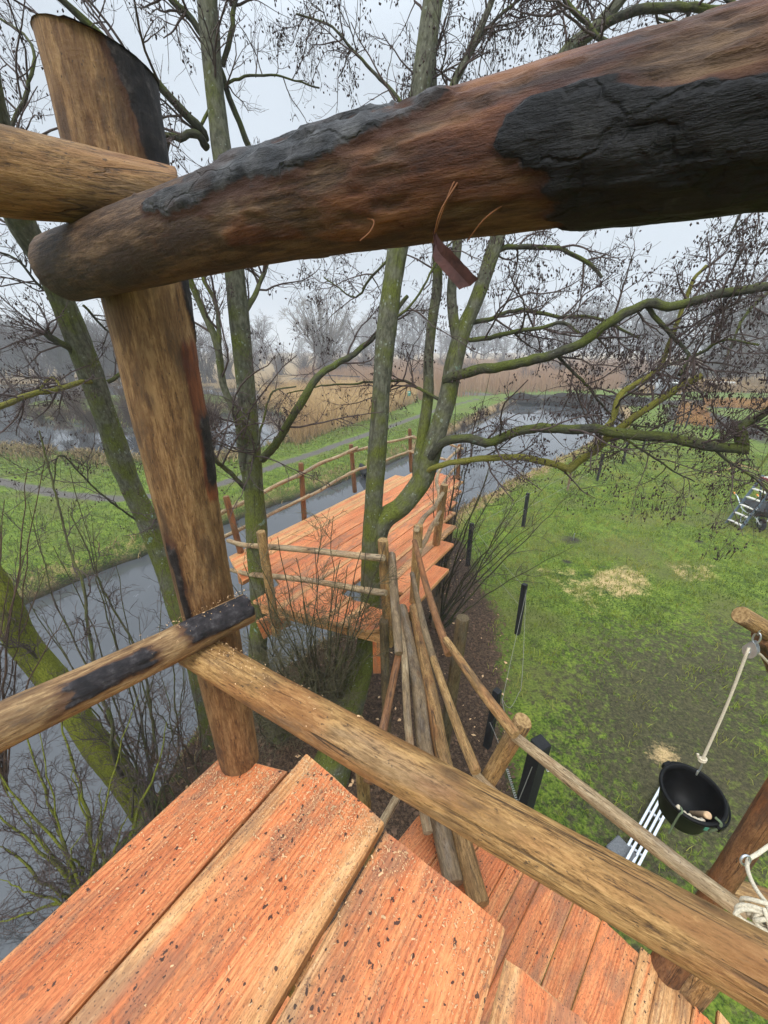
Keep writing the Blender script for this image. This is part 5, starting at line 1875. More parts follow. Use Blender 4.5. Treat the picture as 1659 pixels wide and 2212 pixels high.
def limbs_resample(limbs, n=26):
    P, r = [], []
    for pts, ra, rb in limbs:
        P.append(crom(pts, n))
        r.append(np.linspace(ra, rb, n))
    return np.array(P), np.array(r)


def cones(tips, rg, size, k=3, spread=.035, hang=.03):
    """small ovoid cones hanging in bunches at the given tips"""
    m = len(tips)
    c = np.repeat(tips, k, 0) + rg.randn(m * k, 3) * spread * A(1, 1, .5) - A(0, 0, hang)
    s = size * (.7 + .6 * rg.rand(m * k, 1))
    ax = norm_(rg.randn(m * k, 3) * .5 + A(0, 0, -1))
    e1 = norm_(np.cross(ax, rg.randn(m * k, 3)))
    e2 = np.cross(ax, e1)
    V = np.stack([c - ax * s * .9, c + e1 * s * .55, c + e2 * s * .55, c - e1 * s * .55, c - e2 * s * .55, c + ax * s * 1.0], 1)
    i = np.arange(m * k)[:, None] * 6
    f = np.vstack([i + np.array([[0, b, a]]) for a, b in ((1, 2), (2, 3), (3, 4), (4, 1))] + [i + np.array([[5, a, b]]) for a, b in ((1, 2), (2, 3), (3, 4), (4, 1))])
    return V.reshape(-1, 3), f


def dangles(tips, rg, L, r, k=4):
    """drooping thin catkins or seed keys"""
    m = len(tips)
    B = np.repeat(tips, k, 0) + rg.randn(m * k, 3) * .012
    d = norm_(rg.randn(m * k, 3) * .35 + A(0, 0, -1))
    l = L * (.6 + .8 * rg.rand(m * k, 1))
    P = np.stack([B, B + d * l * .5, B + d * l + A(0, 0, -.1) * l], 1)
    rr = np.tile(A(r * .5, r, r * .6), (m * k, 1))
    return P, rr


def pts(*q):
    return A(*[PY(*p) for p in q])


def tree(name, label, base, trunks, limbs, twig, mats, rg_seed, cat='tree', group=None, cone=0, keys=0, k1=(7, .35, 1.1), k2=6, k3=4, up=.25, lmat=None, wob=.15, l2=(.18, .5), l3=(.06, .2)):
    """trunks: [(pts, [radii...])] one mesh 'trunk'; limbs: [(pts, ra, rb)] meshes 'limb'; twigs grown from both"""
    rg = np.random.RandomState(rg_seed)
    root = thing(name, base, label, cat, group)
    g = Geo()
    src = []
    for j, (P, rr) in enumerate(trunks):
        n = max(14, int(np.linalg.norm(np.diff(P, axis=0), axis=1).sum() / .05))
        q = crom(P, n)
        r_ = np.interp(np.linspace(0, 1, n), np.linspace(0, 1, len(rr)), rr)
        # small swellings where branches were shed
        r_ = r_ * (1 + .05 * np.sin(np.linspace(0, n * .31, n) + j) * (rg.rand(n) * .6 + .4))
        g.tube(q, r_, 26, jit=.10, seed=rg_seed + j)
    build('trunk', g, mats[0], root)
    for j, (P, ra, rb, mt) in enumerate(limbs):
        n = max(12, int(np.linalg.norm(np.diff(P, axis=0), axis=1).sum() / .05))
        w_ = np.cumsum(rg.randn(n, 3) * .005, 0)
        w_ = (w_ - np.linspace(0, 1, n)[:, None] * w_[-1]) * np.sin(np.linspace(0, math.pi, n))[:, None] ** .3
        build('limb', Geo().tube(crom(P, n) + w_, np.linspace(ra, rb, n) * (1 + .12 * (rg.rand(n) - .5)), 14, jit=.14, seed=rg_seed + 20 + j), mt or mats[1], root)
    if not twig:
        return root
    P, r = limbs_resample([(a, b, c) for a, b, c in twig])
    g = Geo()
    Q1, R1 = spawn(P, r, k1[0], k1[1], k1[2], 1.0, 9, wob, up, rg, r0=.010, rtip=.0024)
    Q2, R2 = spawn(Q1, R1, k2, l2[0], l2[1], .9, 7, wob, up * .8, rg, r0=.0042, rtip=.0014)
    Q3, R3 = spawn(Q2, R2, k3, l3[0], l3[1], .9, 5, wob, up * .6, rg, r0=.0021, rtip=.0011)
    g.tubes(Q1, R1, 5).tubes(Q2, R2, 4).tubes(Q3, R3, 3)
    build('crown', g, mats[2], root)
    if cone:
        tips = np.vstack([Q3[rg.rand(len(Q3)) < cone][:, -1], Q2[rg.rand(len(Q2)) < cone][:, -1]])
        V, f = cones(tips, rg, .0125)
        g = Geo().add(V, [f], None, 0, True)
        D, dr = dangles(tips[rg.rand(len(tips)) < .5], rg, .045, .0028, 3)
        g.tubes(D, dr, 4, 0)
        build('cones', g, M_CONE, root)
    if keys:
        tips = Q2[rg.rand(len(Q2)) < keys][:, -1]
        D, dr = dangles(tips, rg, .06, .0032, 9)
        build('seed_clusters', Geo().tubes(D, dr, 4), M_CATKIN, root)
    return root


# --- tree through the deck beside the corner post
B = [pts((560, 1440, 3.72), (562, 1330, 3.73), (560, 1255, 3.74), (548, 1050, 3.76), (533, 860, 3.8), (512, 640, 3.85), (492, 420, 3.9), (472, 270, 3.95), (456, 120, 4.0), (445, -60, 4.05), (428, -320, 4.1))]
B[0] = np.vstack([[A(-1.46, 3.76, -.1)], B[0]])
rB = [.17, .135, .115, .105, .118, .098, .09, .085, .080, .074, .066, .05]
Bl = [
    (pts((566, 992, 3.72), (608, 940, 3.6), (641, 882, 3.55), (681, 816, 3.6), (718, 787, 3.7), (772, 758, 3.9), (824, 711, 4.1), (880, 640, 4.3)), .042, .018),
    (pts((532, 1040, 3.74), (507, 908, 3.6), (481, 838, 3.55), (474, 751, 3.5), (452, 690, 3.5), (412, 605, 3.45), (380, 520, 3.4), (330, 380, 3.4)), .038, .020),
    (pts((474, 755, 3.5), (470, 700, 3.5), (466, 650, 3.5), (440, 600, 3.5), (432, 560, 3.55)), .022, .012),
    (pts((530, 1056, 3.74), (496, 1020, 3.5), (462, 988, 3.3), (440, 930, 3.1)), .026, .014),
    (pts((520, 690, 3.84), (548, 645, 3.9), (563, 605, 4.0), (590, 540, 4.1)), .026, .014),
    (pts((442, 300, 3.93), (428, 270, 3.85), (335, 175, 3.7), (200, 62, 3.6), (115, -15, 3.5), (0, -120, 3.4)), .034, .016),
    (pts((446, 318, 3.93), (432, 290, 3.85), (412, 283, 3.8), (385, 296, 3.75), (355, 291, 3.7)), .032, .018),
    (pts((545, 338, 4.2), (500, 212, 4.15), (476, 136, 4.1), (415, 36, 4.05), (378, 2, 4.0), (300, -90, 4.0)), .024, .022),
    (pts((480, 142, 4.1), (498, 70, 4.1), (507, 8, 4.15), (520, -80, 4.2)), .02, .014),
    (pts((436, 268, 3.9), (470, 205, 4.05), (520, 175, 4.15), (590, 165, 4.3), (690, 190, 4.5)), .012, .006),
    (pts((535, 1000, 3.76), (548, 985, 3.5), (570, 905, 3.4), (590, 850, 3.35), (640, 835, 3.3)), .014, .006),
]
tree('alder_tree', 'tall green barked alder rising through the deck just behind the corner post', (-1.46, 3.76, 0), [(B[0], rB)],
     [(p, a, b, M_LIMB if i in (0, 5, 6, 7, 8, 9) else M_TRUNK) for i, (p, a, b) in enumerate(Bl)],
     Bl + [(B[0][6:], .03, .02)], (M_TRUNK, M_LIMB, M_TWIG), 31, cone=.10, keys=.0, k1=(9, .35, 1.35), k2=6, k3=4)
# --- forked tree in the middle of the deck
C0 = pts((707, 1680, 3.14), (735, 1590, 3.24), (768, 1484, 3.36), (795, 1390, 3.48), (800, 1280, 3.56), (803, 1180, 3.57), (810, 1050, 3.6), (820, 900, 3.66), (830, 760, 3.72), (850, 600, 3.8), (868, 480, 3.86), (900, 250, 3.95), (925, 80, 4.02), (942, -60, 4.08), (970, -320, 4.1))
C0[0][2] = -.1
C2 = pts((806, 1190, 3.57), (826, 1126, 3.6), (870, 1092, 3.64), (912, 1035, 3.7), (928, 990, 3.72), (946, 930, 3.76), (965, 866, 3.8), (980, 785, 3.85), (1000, 715, 3.9), (1029, 648, 3.95), (1056, 570, 4.0), (1079, 500, 4.05), (1140, 300, 4.1), (1215, 125, 4.15), (1290, 58, 4.2), (1390, -60, 4.25))
C2b = pts((990, 745, 3.87), (980, 690, 3.9), (976, 620, 3.95), (988, 520, 4.0), (985, 380, 4.05), (975, 210, 4.1), (1008, 125, 4.15), (1052, 28, 4.2), (1090, -80, 4.2))
C3 = pts((906, 1050, 3.7), (903, 1000, 3.75), (914, 933, 3.85), (925, 853, 3.95), (926, 769, 4.0), (936, 678, 4.05), (945, 610, 4.1), (942, 480, 4.15), (937, 300, 4.2), (935, 150, 4.25), (925, -60, 4.3))
Cl = [
    (pts((960, 822, 3.8), (998, 806, 3.7), (1056, 789, 3.6), (1128, 776, 3.5), (1200, 760, 3.42), (1262, 738, 3.35), (1312, 700, 3.3), (1394, 655, 3.25), (1440, 660, 3.2), (1479, 655, 3.15), (1554, 636, 3.05), (1659, 618, 2.95), (1760, 600, 2.9)), .046, .026, None),
    (pts((922, 1010, 3.72), (936, 975, 3.6), (962, 951, 3.52), (1008, 943, 3.45), (1056, 951, 3.38), (1104, 936, 3.3), (1152, 928, 3.24), (1271, 930, 3.12), (1343, 938, 3.04), (1439, 945, 2.96), (1535, 961, 2.88), (1611, 969, 2.82)), .040, .040, None),
    (pts((914, 1030, 3.7), (936, 1010, 3.6), (993, 998, 3.5), (1104, 989, 3.4), (1175, 997, 3.34), (1230, 1013, 3.3)), .026, .032, M_YLIMB),
    (pts((1226, 1018, 3.3), (1248, 1000, 3.28), (1281, 978, 3.24), (1305, 955, 3.2), (1372, 902, 3.12), (1463, 840, 3.02), (1517, 810, 2.96)), .036, .022, M_YLIMB),
    (pts((1300, 934, 3.1), (1324, 902, 3.12), (1338, 854, 3.14), (1372, 828, 3.16), (1425, 796, 3.2), (1452, 730, 3.24), (1470, 690, 3.28), (1496, 610, 3.34), (1525, 575, 3.4)), .026, .012, M_YLIMB),
    (pts((1425, 796, 3.2), (1500, 770, 3.1), (1560, 735, 3.0), (1640, 745, 2.9)), .013, .007, None),
    (pts((1602, 975, 2.83), (1598, 945, 2.84), (1600, 922, 2.86), (1640, 900, 2.84), (1700, 860, 2.8)), .042, .02, None),
    (pts((1045, 600, 4.0), (1084, 536, 4.1), (1189, 534, 4.0), (1229, 540, 3.95), (1279, 576, 3.9), (1300, 600, 3.85)), .026, .014, None),
    (pts((1010, 700, 3.92), (1060, 690, 4.0), (1120, 672, 4.0), (1200, 690, 3.9), (1280, 690, 3.8), (1380, 730, 3.7)), .022, .010, None),
    (pts((995, 735, 3.9), (1050, 735, 3.8), (1130, 718, 3.7), (1210, 700, 3.6), (1250, 720, 3.5)), .022, .012, None),
    (pts((1394, 655, 3.25), (1430, 700, 3.2), (1460, 735, 3.15), (1490, 770, 3.1), (1468, 810, 3.05)), .018, .012, None),
    (pts((1290, 60, 4.2), (1364, 26, 4.1), (1470, 24, 4.0), (1570, 28, 3.9), (1700, 10, 3.8)), .030, .018, None),
    (pts((1349, 96, 3.9), (1300, 88, 3.95), (1262, 45, 4.0), (1219, 0, 4.05), (1170, -60, 4.1)), .018, .016, None),
    (pts((1010, 125, 4.15), (1060, 60, 4.3), (1120, 10, 4.4), (1180, -60, 4.5)), .014, .008, None),
    (pts((1200, 763, 3.42), (1280, 850, 3.5), (1340, 905, 3.55), (1420, 925, 3.6)), .014, .006, None),
    (pts((860, 540, 3.83), (800, 600, 3.9), (770, 640, 4.1), (700, 600, 4.4)), .012, .006, None),
    (pts((868, 225, 3.96), (790, 140, 4.1), (720, 60, 4.2), (640, 30, 4.3)), .014, .006, None),
    (pts((838, 700, 3.75), (900, 650, 3.7), (950, 560, 3.7), (1000, 500, 3.8)), .012, .006, None),
    (pts((962, 870, 3.8), (900, 835, 3.9), (860, 820, 4.0), (780, 822, 4.1), (700, 830, 4.2), (620, 850, 4.3)), .016, .006, None),
    (pts((1535, 962, 2.88), (1580, 1000, 2.85), (1630, 1030, 2.8), (1680, 1080, 2.8)), .010, .005, None),
    (pts((1330, 938, 3.04), (1390, 975, 3.0), (1440, 1010, 2.95), (1500, 1040, 2.95)), .010, .005, None),
]
twC = [(a, b, c) for a, b, c, d in Cl if d is not M_YLIMB or True] + [(C2[9:], .03, .02), (C2b[2:], .02, .012), (C3[5:], .022, .014), (C0[10:], .024, .02)]
tree('alder_tree', 'forked mossy alder in the middle of the tree deck with long limbs over the lawn', (-.75, 3.14, 0), [(C0, [.26, .20, .165, .135, .118, .108, .096, .088, .085, .086, .085, .082, .078, .07, .05]), (C2, [.10, .112, .105, .098, .092, .086, .08, .072, .066, .062, .058, .055, .052, .048, .044, .03]), (C2b, [.05, .045, .042, .038, .036, .032, .03, .026, .02]), (C3, [.062, .058, .054, .05, .047, .045, .042, .038, .034, .03, .024])],
     [(p, a, b, m or M_LIMB) for p, a, b, m in Cl], twC, (M_TRUNK, M_LIMB, M_TWIG), 57, cone=.30, keys=.0, k1=(10, .3, 1.0), k2=6, k3=5, up=.10, wob=.17)
# --- leaning tree behind the corner post
T_A = pts((0, 330, 3.25), (12, 400, 3.4), (50, 490, 3.6), (100, 570, 3.8), (130, 640, 3.95), (160, 712, 4.05), (190, 790, 4.15), (215, 862, 4.2), (240, 932, 4.25), (262, 1000, 4.28), (287, 1062, 4.3), (322, 1132, 4.28), (352, 1212, 4.22), (380, 1295, 4.12), (425, 1430, 3.9), (455, 1590, 3.6))[::-1]
T_A[0][2] = -.3
T_A = np.vstack([T_A, PY(-30, 200, 3.0), PY(-70, -50, 2.8)])
Al = [
    (pts((205, 828, 4.15), (185, 822, 4.0), (150, 832, 3.8), (128, 842, 3.7), (70, 852, 3.5), (0, 880, 3.3), (-60, 890, 3.2)), .020, .026, M_YLIMB),
    (pts((165, 768, 4.1), (150, 752, 4.0), (120, 735, 3.9), (98, 717, 3.85)), .032, .030, M_LIMB),
    (pts((130, 835, 3.7), (112, 815, 3.75), (95, 830, 3.7), (88, 845, 3.6)), .012, .012, M_YLIMB),
    (pts((232, 825, 4.2), (268, 800, 4.3), (310, 792, 4.4), (350, 760, 4.6)), .022, .012, M_LIMB),
    (pts((180, 660, 4.0), (240, 720, 4.3), (290, 750, 4.5), (330, 760, 4.7)), .012, .006, M_LIMB),
    (pts((150, 660, 4.0), (90, 620, 3.9), (40, 560, 3.8), (-20, 540, 3.7)), .014, .006, M_LIMB),
    (pts((300, 1130, 4.28), (270, 1105, 4.1), (190, 1040, 3.9), (130, 985, 3.7), (115, 1050, 3.6)), .012, .006, M_LIMB),
    (pts((320, 1130, 4.28), (352, 1105, 4.2), (372, 1060, 4.1), (380, 1010, 4.1)), .014, .006, M_LIMB),
    (pts((40, 480, 3.6), (20, 300, 3.7), (60, 180, 3.8), (70, 100, 3.9), (0, 40, 4.0)), .018, .008, M_LIMB),
]
tree('alder_tree', 'leaning green trunk with pale lichen spots standing behind the thick corner post', (-2.4, 3.6, 0), [(T_A, [.16, .145, .135, .13, .128, .125, .122, .12, .118, .115, .112, .11, .106, .10, .095, .09, .08, .07])],
     Al, [(a, b, c) for a, b, c, d in Al] + [(T_A[12:], .02, .02)], (M_TRUNK, M_LIMB, M_TWIG), 71, cone=.14, k1=(11, .3, 1.1), k2=5, k3=4)
# --- mossy leaning trunk at the water's edge
E_ = pts((-45, 1205, 3.25), (0, 1285, 3.2), (42, 1375, 3.15), (105, 1455, 3.1), (155, 1530, 3.05), (205, 1605, 3.0), (262, 1680, 2.95), (315, 1750, 2.9))[::-1]
E_ = np.vstack([[E_[0] + A(.06, -.02, -.3)], E_, PY(-90, 1060, 3.3), PY(-150, 880, 3.4)])
El = [(pts((270, 1690, 2.94), (246, 1640, 2.75), (238, 1560, 2.7), (212, 1500, 2.75), (200, 1430, 2.85), (186, 1279, 3.0), (150, 1180, 3.2), (122, 1080, 3.3), (85, 930, 3.4)), .022, .006, M_GTWIG),
      (pts((312, 1730, 2.9), (330, 1620, 2.95), (318, 1480, 3.1), (300, 1400, 3.2), (215, 1260, 3.3), (186, 1180, 3.35), (152, 1110, 3.4)), .020, .005, M_GTWIG),
      (pts((330, 1740, 2.95), (385, 1640, 3.1), (378, 1500, 3.2), (372, 1400, 3.3)), .016, .005, M_GTWIG),
      (pts((105, 1455, 3.1), (60, 1400, 3.0), (20, 1395, 2.9), (-30, 1380, 2.8)), .014, .006, M_GTWIG)]
tree('mossy_trunk', 'thick yellow green mossy trunk leaning out low over the dark canal water', (-2.95, 2.93, 0), [(E_, [.17, .155, .145, .14, .137, .134, .13, .128, .125, .12, .11])], El, [(a, b, c) for a, b, c, d in El], (M_MOSSY, M_GTWIG, M_TWIG), 83, k1=(9, .25, .8), k2=5, k3=3, up=.15, wob=.3)


# --- shrubs: many stems from one foot
def shrub(name, label, base, stems, seed, mat, mat2, r0=.014, k1=(6, .2, .6), k2=4, k3=3, up=.25, group=None, wob=.13, cone=0):
    rg = np.random.RandomState(seed)
    root = thing(name, base, label, 'shrub', group)
    P, r = limbs_resample([(s, r0 * (.6 + .8 * rg.rand()), .003) for s in stems], 18)
    P[:, 1:-1] += rg.randn(*P[:, 1:-1].shape) * .008
    build('stems', Geo().tubes(P, r, 7), mat, root)
    g = Geo()
    Q1, R1 = spawn(P, r, k1[0], k1[1], k1[2], .75, 8, wob, up, rg, r0=.006, rtip=.0022)
    Q2, R2 = spawn(Q1, R1, k2, .12, .35, .8, 6, wob, up, rg, r0=.0036, rtip=.0016)
    g.tubes(Q1, R1, 4).tubes(Q2, R2, 3)
    if k3:
        Q3, R3 = spawn(Q2, R2, k3, .05, .15, .8, 4, wob, up, rg, r0=.002, rtip=.0013)
        g.tubes(Q3, R3, 3)
    build('twigs', g, mat2, root)
    if cone:
        V, f = cones(Q2[rg.rand(len(Q2)) < cone][:, -1], rg, .010)
        build('cones', Geo().add(V, [f], None, 0, True), M_CONE, root)
    return root


def fan(base_px, yb, tips, seed, jit=.03):
    rg = np.random.RandomState(seed)
    b = G(*base_px, 0) if yb is None else PY(*base_px, yb)
    out = []
    for (u, v, y) in tips:
        t = PY(u, v, y)
        b_ = b + rg.randn(3) * A(.09, .09, .0)
        m1 = b_ * .62 + t * .38 + A(0, 0, .10) + rg.randn(3) * jit
        m2 = b_ * .25 + t * .75 + A(0, 0, .05) + rg.randn(3) * jit
        out.append(A(b_, m1, m2, t))
    return b, out


rgs = np.random.RandomState(12)
T1 = [(540, 1180, 2.9), (600, 1160, 2.8), (640, 1205, 2.8), (690, 1180, 2.7), (735, 1210, 2.7), (780, 1190, 2.7), (810, 1260, 2.6), (575, 1270, 2.6), (500, 1260, 2.8), (655, 1300, 2.5), (760, 1330, 2.5), (720, 1115, 3.0), (830, 1180, 2.7), (620, 1400, 2.5), (740, 1400, 2.4), (560, 1450, 2.5)]
T1 += [(520 + 300 * rgs.rand(), 1180 + 270 * rgs.rand(), 2.45 + .4 * rgs.rand()) for _ in range(16)]
b, st = fan((700, 1600), None, T1, 1)
shrub('bare_shrub', 'bare dark twigged shrub in front of the near edge of the tree deck', b, st, 91, M_GTWIG, M_OTWIG, .013, k1=(9, .2, .6), k2=5)
T2 = [(480, 1340, 2.9), (520, 1250, 3.0), (560, 1400, 2.9), (600, 1330, 2.9), (640, 1380, 2.8), (660, 1460, 2.7), (500, 1480, 2.8), (540, 1500, 2.6)]
T2 += [(480 + 320 * rgs.rand(), 1390 + 170 * rgs.rand(), 2.6 + .7 * rgs.rand()) for _ in range(22)]
b, st = fan((600, 1590), None, T2, 2, .07)
shrub('bare_shrub', 'low tangled shrub under the tree deck beside the green trunks', b, st, 92, M_GTWIG, M_OTWIG, .010, k1=(9, .2, .6), k2=4, wob=.25)
b, st = fan((935, 1330), None, [(965, 1010, 5.2), (1000, 930, 5.4), (1030, 870, 5.6), (1060, 800, 5.8), (1010, 1080, 5.0), (1060, 1010, 5.2), (1090, 900, 5.5), (985, 850, 5.6), (1110, 1000, 5.3), (940, 960, 5.3), (1040, 1130, 5.0), (1120, 1100, 5.2), (970, 1150, 4.9)], 3)
shrub('bare_shrub', 'tall bare shrub growing between the tree deck and the canal bank', b, st, 93, M_GTWIG, M_TWIG, .016, k1=(8, .3, .9), k2=5, k3=3)
b, st = fan((950, 1355), None, [(1041, 1199, 4.9), (1151, 1146, 5.2), (1225, 1074, 5.5), (1180, 1110, 5.0), (1130, 1060, 5.3), (1240, 1180, 5.2), (1090, 1120, 5.0), (1200, 1020, 5.8)], 4)
shrub('bare_shrub', 'leaning bare shrub arching over the black fence posts at the lawn edge', b, st, 94, M_GTWIG, M_TWIG, .018, k1=(8, .3, .8), k2=5, k3=2, up=.1)
b, st = fan((200, 1975), 2.05, [(0, 1677, 2.5), (83, 1573, 2.6), (-30, 1820, 2.2), (30, 1500, 2.8), (150, 1640, 2.5), (220, 1700, 2.4), (280, 1760, 2.2), (60, 1760, 2.3), (-60, 1700, 2.3), (120, 1450, 2.9), (0, 1900, 2.0), (-20, 2000, 1.9), (180, 1800, 2.1), (-40, 1560, 2.6), (300, 1500, 2.8), (360, 1560, 2.7)], 5)
shrub('bare_shrub', 'mossy many stemmed shrub over the dark water beside the wide orange planks', b, st, 95, M_MOSSY, M_TWIG, .020, k1=(12, .2, .85), k2=6, k3=3, up=.1, wob=.28)
b, st = fan((420, 1720), None, [(345, 1440, 3.0), (330, 1520, 2.9), (420, 1450, 3.0), (440, 1560, 2.9), (300, 1600, 2.8), (390, 1340, 3.2), (470, 1640, 2.7), (360, 1650, 2.6)], 6)
shrub('bare_shrub', 'thin bare shrub at the water edge behind the post foot', b, st, 96, M_GTWIG, M_RTWIG, .012, k1=(8, .2, .6), k2=5, k3=3)
b, st = fan((330, 1765), None, [(60, 1080, 3.3), (115, 1180, 3.3), (150, 1010, 3.5), (200, 1130, 3.4), (250, 1220, 3.4), (300, 1330, 3.3), (345, 1270, 3.5), (90, 1330, 3.1), (180, 1390, 3.0), (250, 1480, 2.9), (400, 1420, 3.2), (20, 1240, 3.1), (130, 1500, 2.8)], 9, .05)
shrub('bare_shrub', 'sheaf of long thin upright shoots rising from the water edge beside the mossy trunk', b, st, 98, M_GTWIG, M_TWIG, .013, k1=(8, .25, .7), k2=4, k3=3, up=.3)
b, st = fan((-10, 1700), 2.6, [(-40, 1330, 2.8), (20, 1250, 3.0), (60, 1180, 3.2), (100, 1230, 3.2), (-60, 1150, 3.0), (10, 1080, 3.2), (140, 1330, 3.1), (60, 1010, 3.4), (110, 940, 3.5), (-20, 980, 3.3)], 7)
shrub('bare_shrub', 'reddish slender shrub rising over the canal in front of the grassy bank', b, st, 97, M_RTWIG, M_TWIG, .012, k1=(7, .25, .7), k2=4, k3=3, up=.2)
# the alder that reaches in from beyond the lawn edge
F_ = A(PY(1900, 1150, 4.6), PY(1850, 900, 4.4), PY(1810, 600, 4.2), PY(1780, 300, 4.0), PY(1700, -50, 4.0))
F_[0][2] = 0
Fl = [(pts((1800, 560, 4.2), (1720, 600, 4.0), (1650, 640, 3.9), (1600, 700, 3.8), (1570, 770, 3.7)), .025, .008, None),
      (pts((1790, 420, 4.1), (1700, 400, 4.0), (1620, 440, 3.9), (1580, 500, 3.9)), .022, .008, None),
      (pts((1740, 150, 4.0), (1640, 60, 4.1), (1540, -20, 4.2), (1450, -60, 4.3)), .026, .010, None),
      (pts((1760, 200, 4.0), (1660, 120, 4.0), (1500, 60, 4.2), (1420, 40, 4.3)), .02, .008, None),
      (pts((1820, 800, 4.2), (1740, 860, 3.9), (1690, 930, 3.7), (1640, 1010, 3.5)), .02, .008, None)]
tree('alder_tree', 'alder beyond the frame edge whose cone bearing twigs hang in over the step ladder', tuple(F_[0]), [(F_, [.12, .10, .09, .08, .06])], [(p, a, b, M_LIMB) for p, a, b, m in Fl], [(a, b, c) for a, b, c, d in Fl], (M_TRUNK, M_LIMB, M_TWIG), 59, cone=.28, k1=(7, .3, .9), k2=5, k3=4, up=.0, wob=.17)


# ---------------------------------------------------------------- far trees: a few kinds, copied
def far_proto(kind, seed):
    rg = np.random.RandomState(seed)
    g = Geo()
    if kind == 'round':            # broad willow with a fan of limbs, height 1
        P = []
        for k in range(30):
            a = rg.rand() * 6.283
            e = rg.rand() ** .7
            t = A(math.cos(a) * e * .62, math.sin(a) * e * .62, .98 - .42 * e ** 2)
            P.append(crom(A((0, 0, 0), (t[0] * .18, t[1] * .18, .22), (t[0] * .62, t[1] * .62, .60 * t[2] + .08), t), 12))
        P = np.array(P)
        r = np.tile(np.linspace(.012, .003, 12), (len(P), 1))
        c1, c2 = (12, .12, .30), (8, .06, .14)
    elif kind == 'alder':          # upright stem with many fine side branches
        P = np.array([crom(A((0, 0, 0), (.01 * rg.randn(), .01 * rg.randn(), .4), (.03 * rg.randn(), .03 * rg.randn(), 1)), 12) for _ in range(1)] + [crom(A((0, 0, .02), (.06 * rg.randn(), .06 * rg.randn(), .35), (.16 * rg.randn(), .16 * rg.randn(), .85)), 12) for _ in range(3)])
        r = np.tile(np.linspace(.014, .003, 12), (len(P), 1))
        c1, c2 = (30, .14, .38), (9, .05, .14)
    elif kind == 'poplar':         # slim and tall
        P = np.array([crom(A((0, 0, 0), (0, 0, .5), (.01, 0, 1)), 14)] + [crom(A((0, 0, .15 + .1 * k), (.07 * math.cos(k * 2.4), .07 * math.sin(k * 2.4), .4 + .08 * k), (.09 * math.cos(k * 2.4), .09 * math.sin(k * 2.4), .75 + .05 * k)), 14) for k in range(5)])
        r = np.tile(np.linspace(.011, .002, 14), (len(P), 1))
        c1, c2 = (26, .08, .24), (8, .04, .11)
    else:                          # bush: many stems from the ground
        P = []
        for k in range(34):
            a = rg.rand() * 6.283
            e = rg.rand() ** .6
            P.append(crom(A((.15 * rg.randn(), .15 * rg.randn(), 0), (math.cos(a) * e * .3, math.sin(a) * e * .3, .45), (math.cos(a) * e * .75, math.sin(a) * e * .75, 1.05 - .4 * e)), 9))
        P = np.array(P)
        r = np.tile(np.linspace(.010, .003, 9), (len(P), 1))
        c1, c2 = (9, .15, .4), (5, .08, .22)
    Q1, R1 = spawn(P, r, c1[0], c1[1], c1[2], .75, 7, .14, .25, rg, r0=.005, rtip=.0018)
    Q2, R2 = spawn(Q1, R1, c2[0], c2[1], c2[2], .7, 5, .16, .2, rg, r0=.0026, rtip=.0015)
    g.tubes(P, r, 6).tubes(Q1, R1, 4).tubes(Q2, R2, 3)
    return g


FAR = {}
for kd, mt in (('round', M_FARTWIG2), ('alder', M_FARTWIG), ('poplar', M_FARTWIG), ('bush', M_FARTWIG)):
    for s in range(2 if kd != 'round' else 1):
        FAR[kd, s] = (far_proto(kd, 300 + s * 7 + len(kd)), mt)
FIRST = {}


def far_tree(kd, s, x, y, h, rz, label, group, wx=1.0, mat=None):
    name = {'round': 'willow_tree', 'alder': 'bare_alder', 'poplar': 'bare_poplar', 'bush': 'bare_bush'}[kd]
    if (kd, s, mat) not in FIRST:
        o = build(name, FAR[kd, s][0], mat or FAR[kd, s][1])
        FIRST[kd, s, mat] = o
    else:
        o = FIRST[kd, s, mat].copy()
        COL.objects.link(o)
    o.location = (x, y, -.05)
    o.rotation_euler = (0, 0, rz)
    o.scale = (h * wx, h * wx, h)
    return tag(o, label, 'bush' if kd == 'bush' else 'tree', group)


rg = np.random.RandomState(99)
# wet woodland at the far side of the pond
gl = 'leafless alders standing around the pond'
for i in range(84):
    u = -200 + 640 * rg.rand() ** .9
    y = 50 + 38 * rg.rand()
    p = PY(u, 900, y)
    far_tree('alder', i % 2, p[0], y, (5.8 + 3.2 * rg.rand()) * (1 + (y - 50) * .006), rg.rand() * 6.28, 'leafless brown alder among the many standing around the pond', gl, 1.0 + .3 * rg.rand())
for (u, v, h) in ((70, 925, 1.8), (120, 930, 2.2), (180, 938, 2.6), (235, 948, 2.3), (300, 952, 2.8), (350, 955, 2.2), (400, 948, 2.9), (455, 930, 2.6), (500, 905, 2.4), (30, 905, 2.6), (270, 925, 3.2), (380, 915, 3.2), (150, 910, 3.0), (540, 890, 2.2)):
    p = G(u, v, 0)
    far_tree('bush', int(u) % 2, p[0], p[1] + .8, h, u, 'reddish brown bush on the low islet in the pond', 'bushes on the islet in the pond', .8, M_RTWIG)
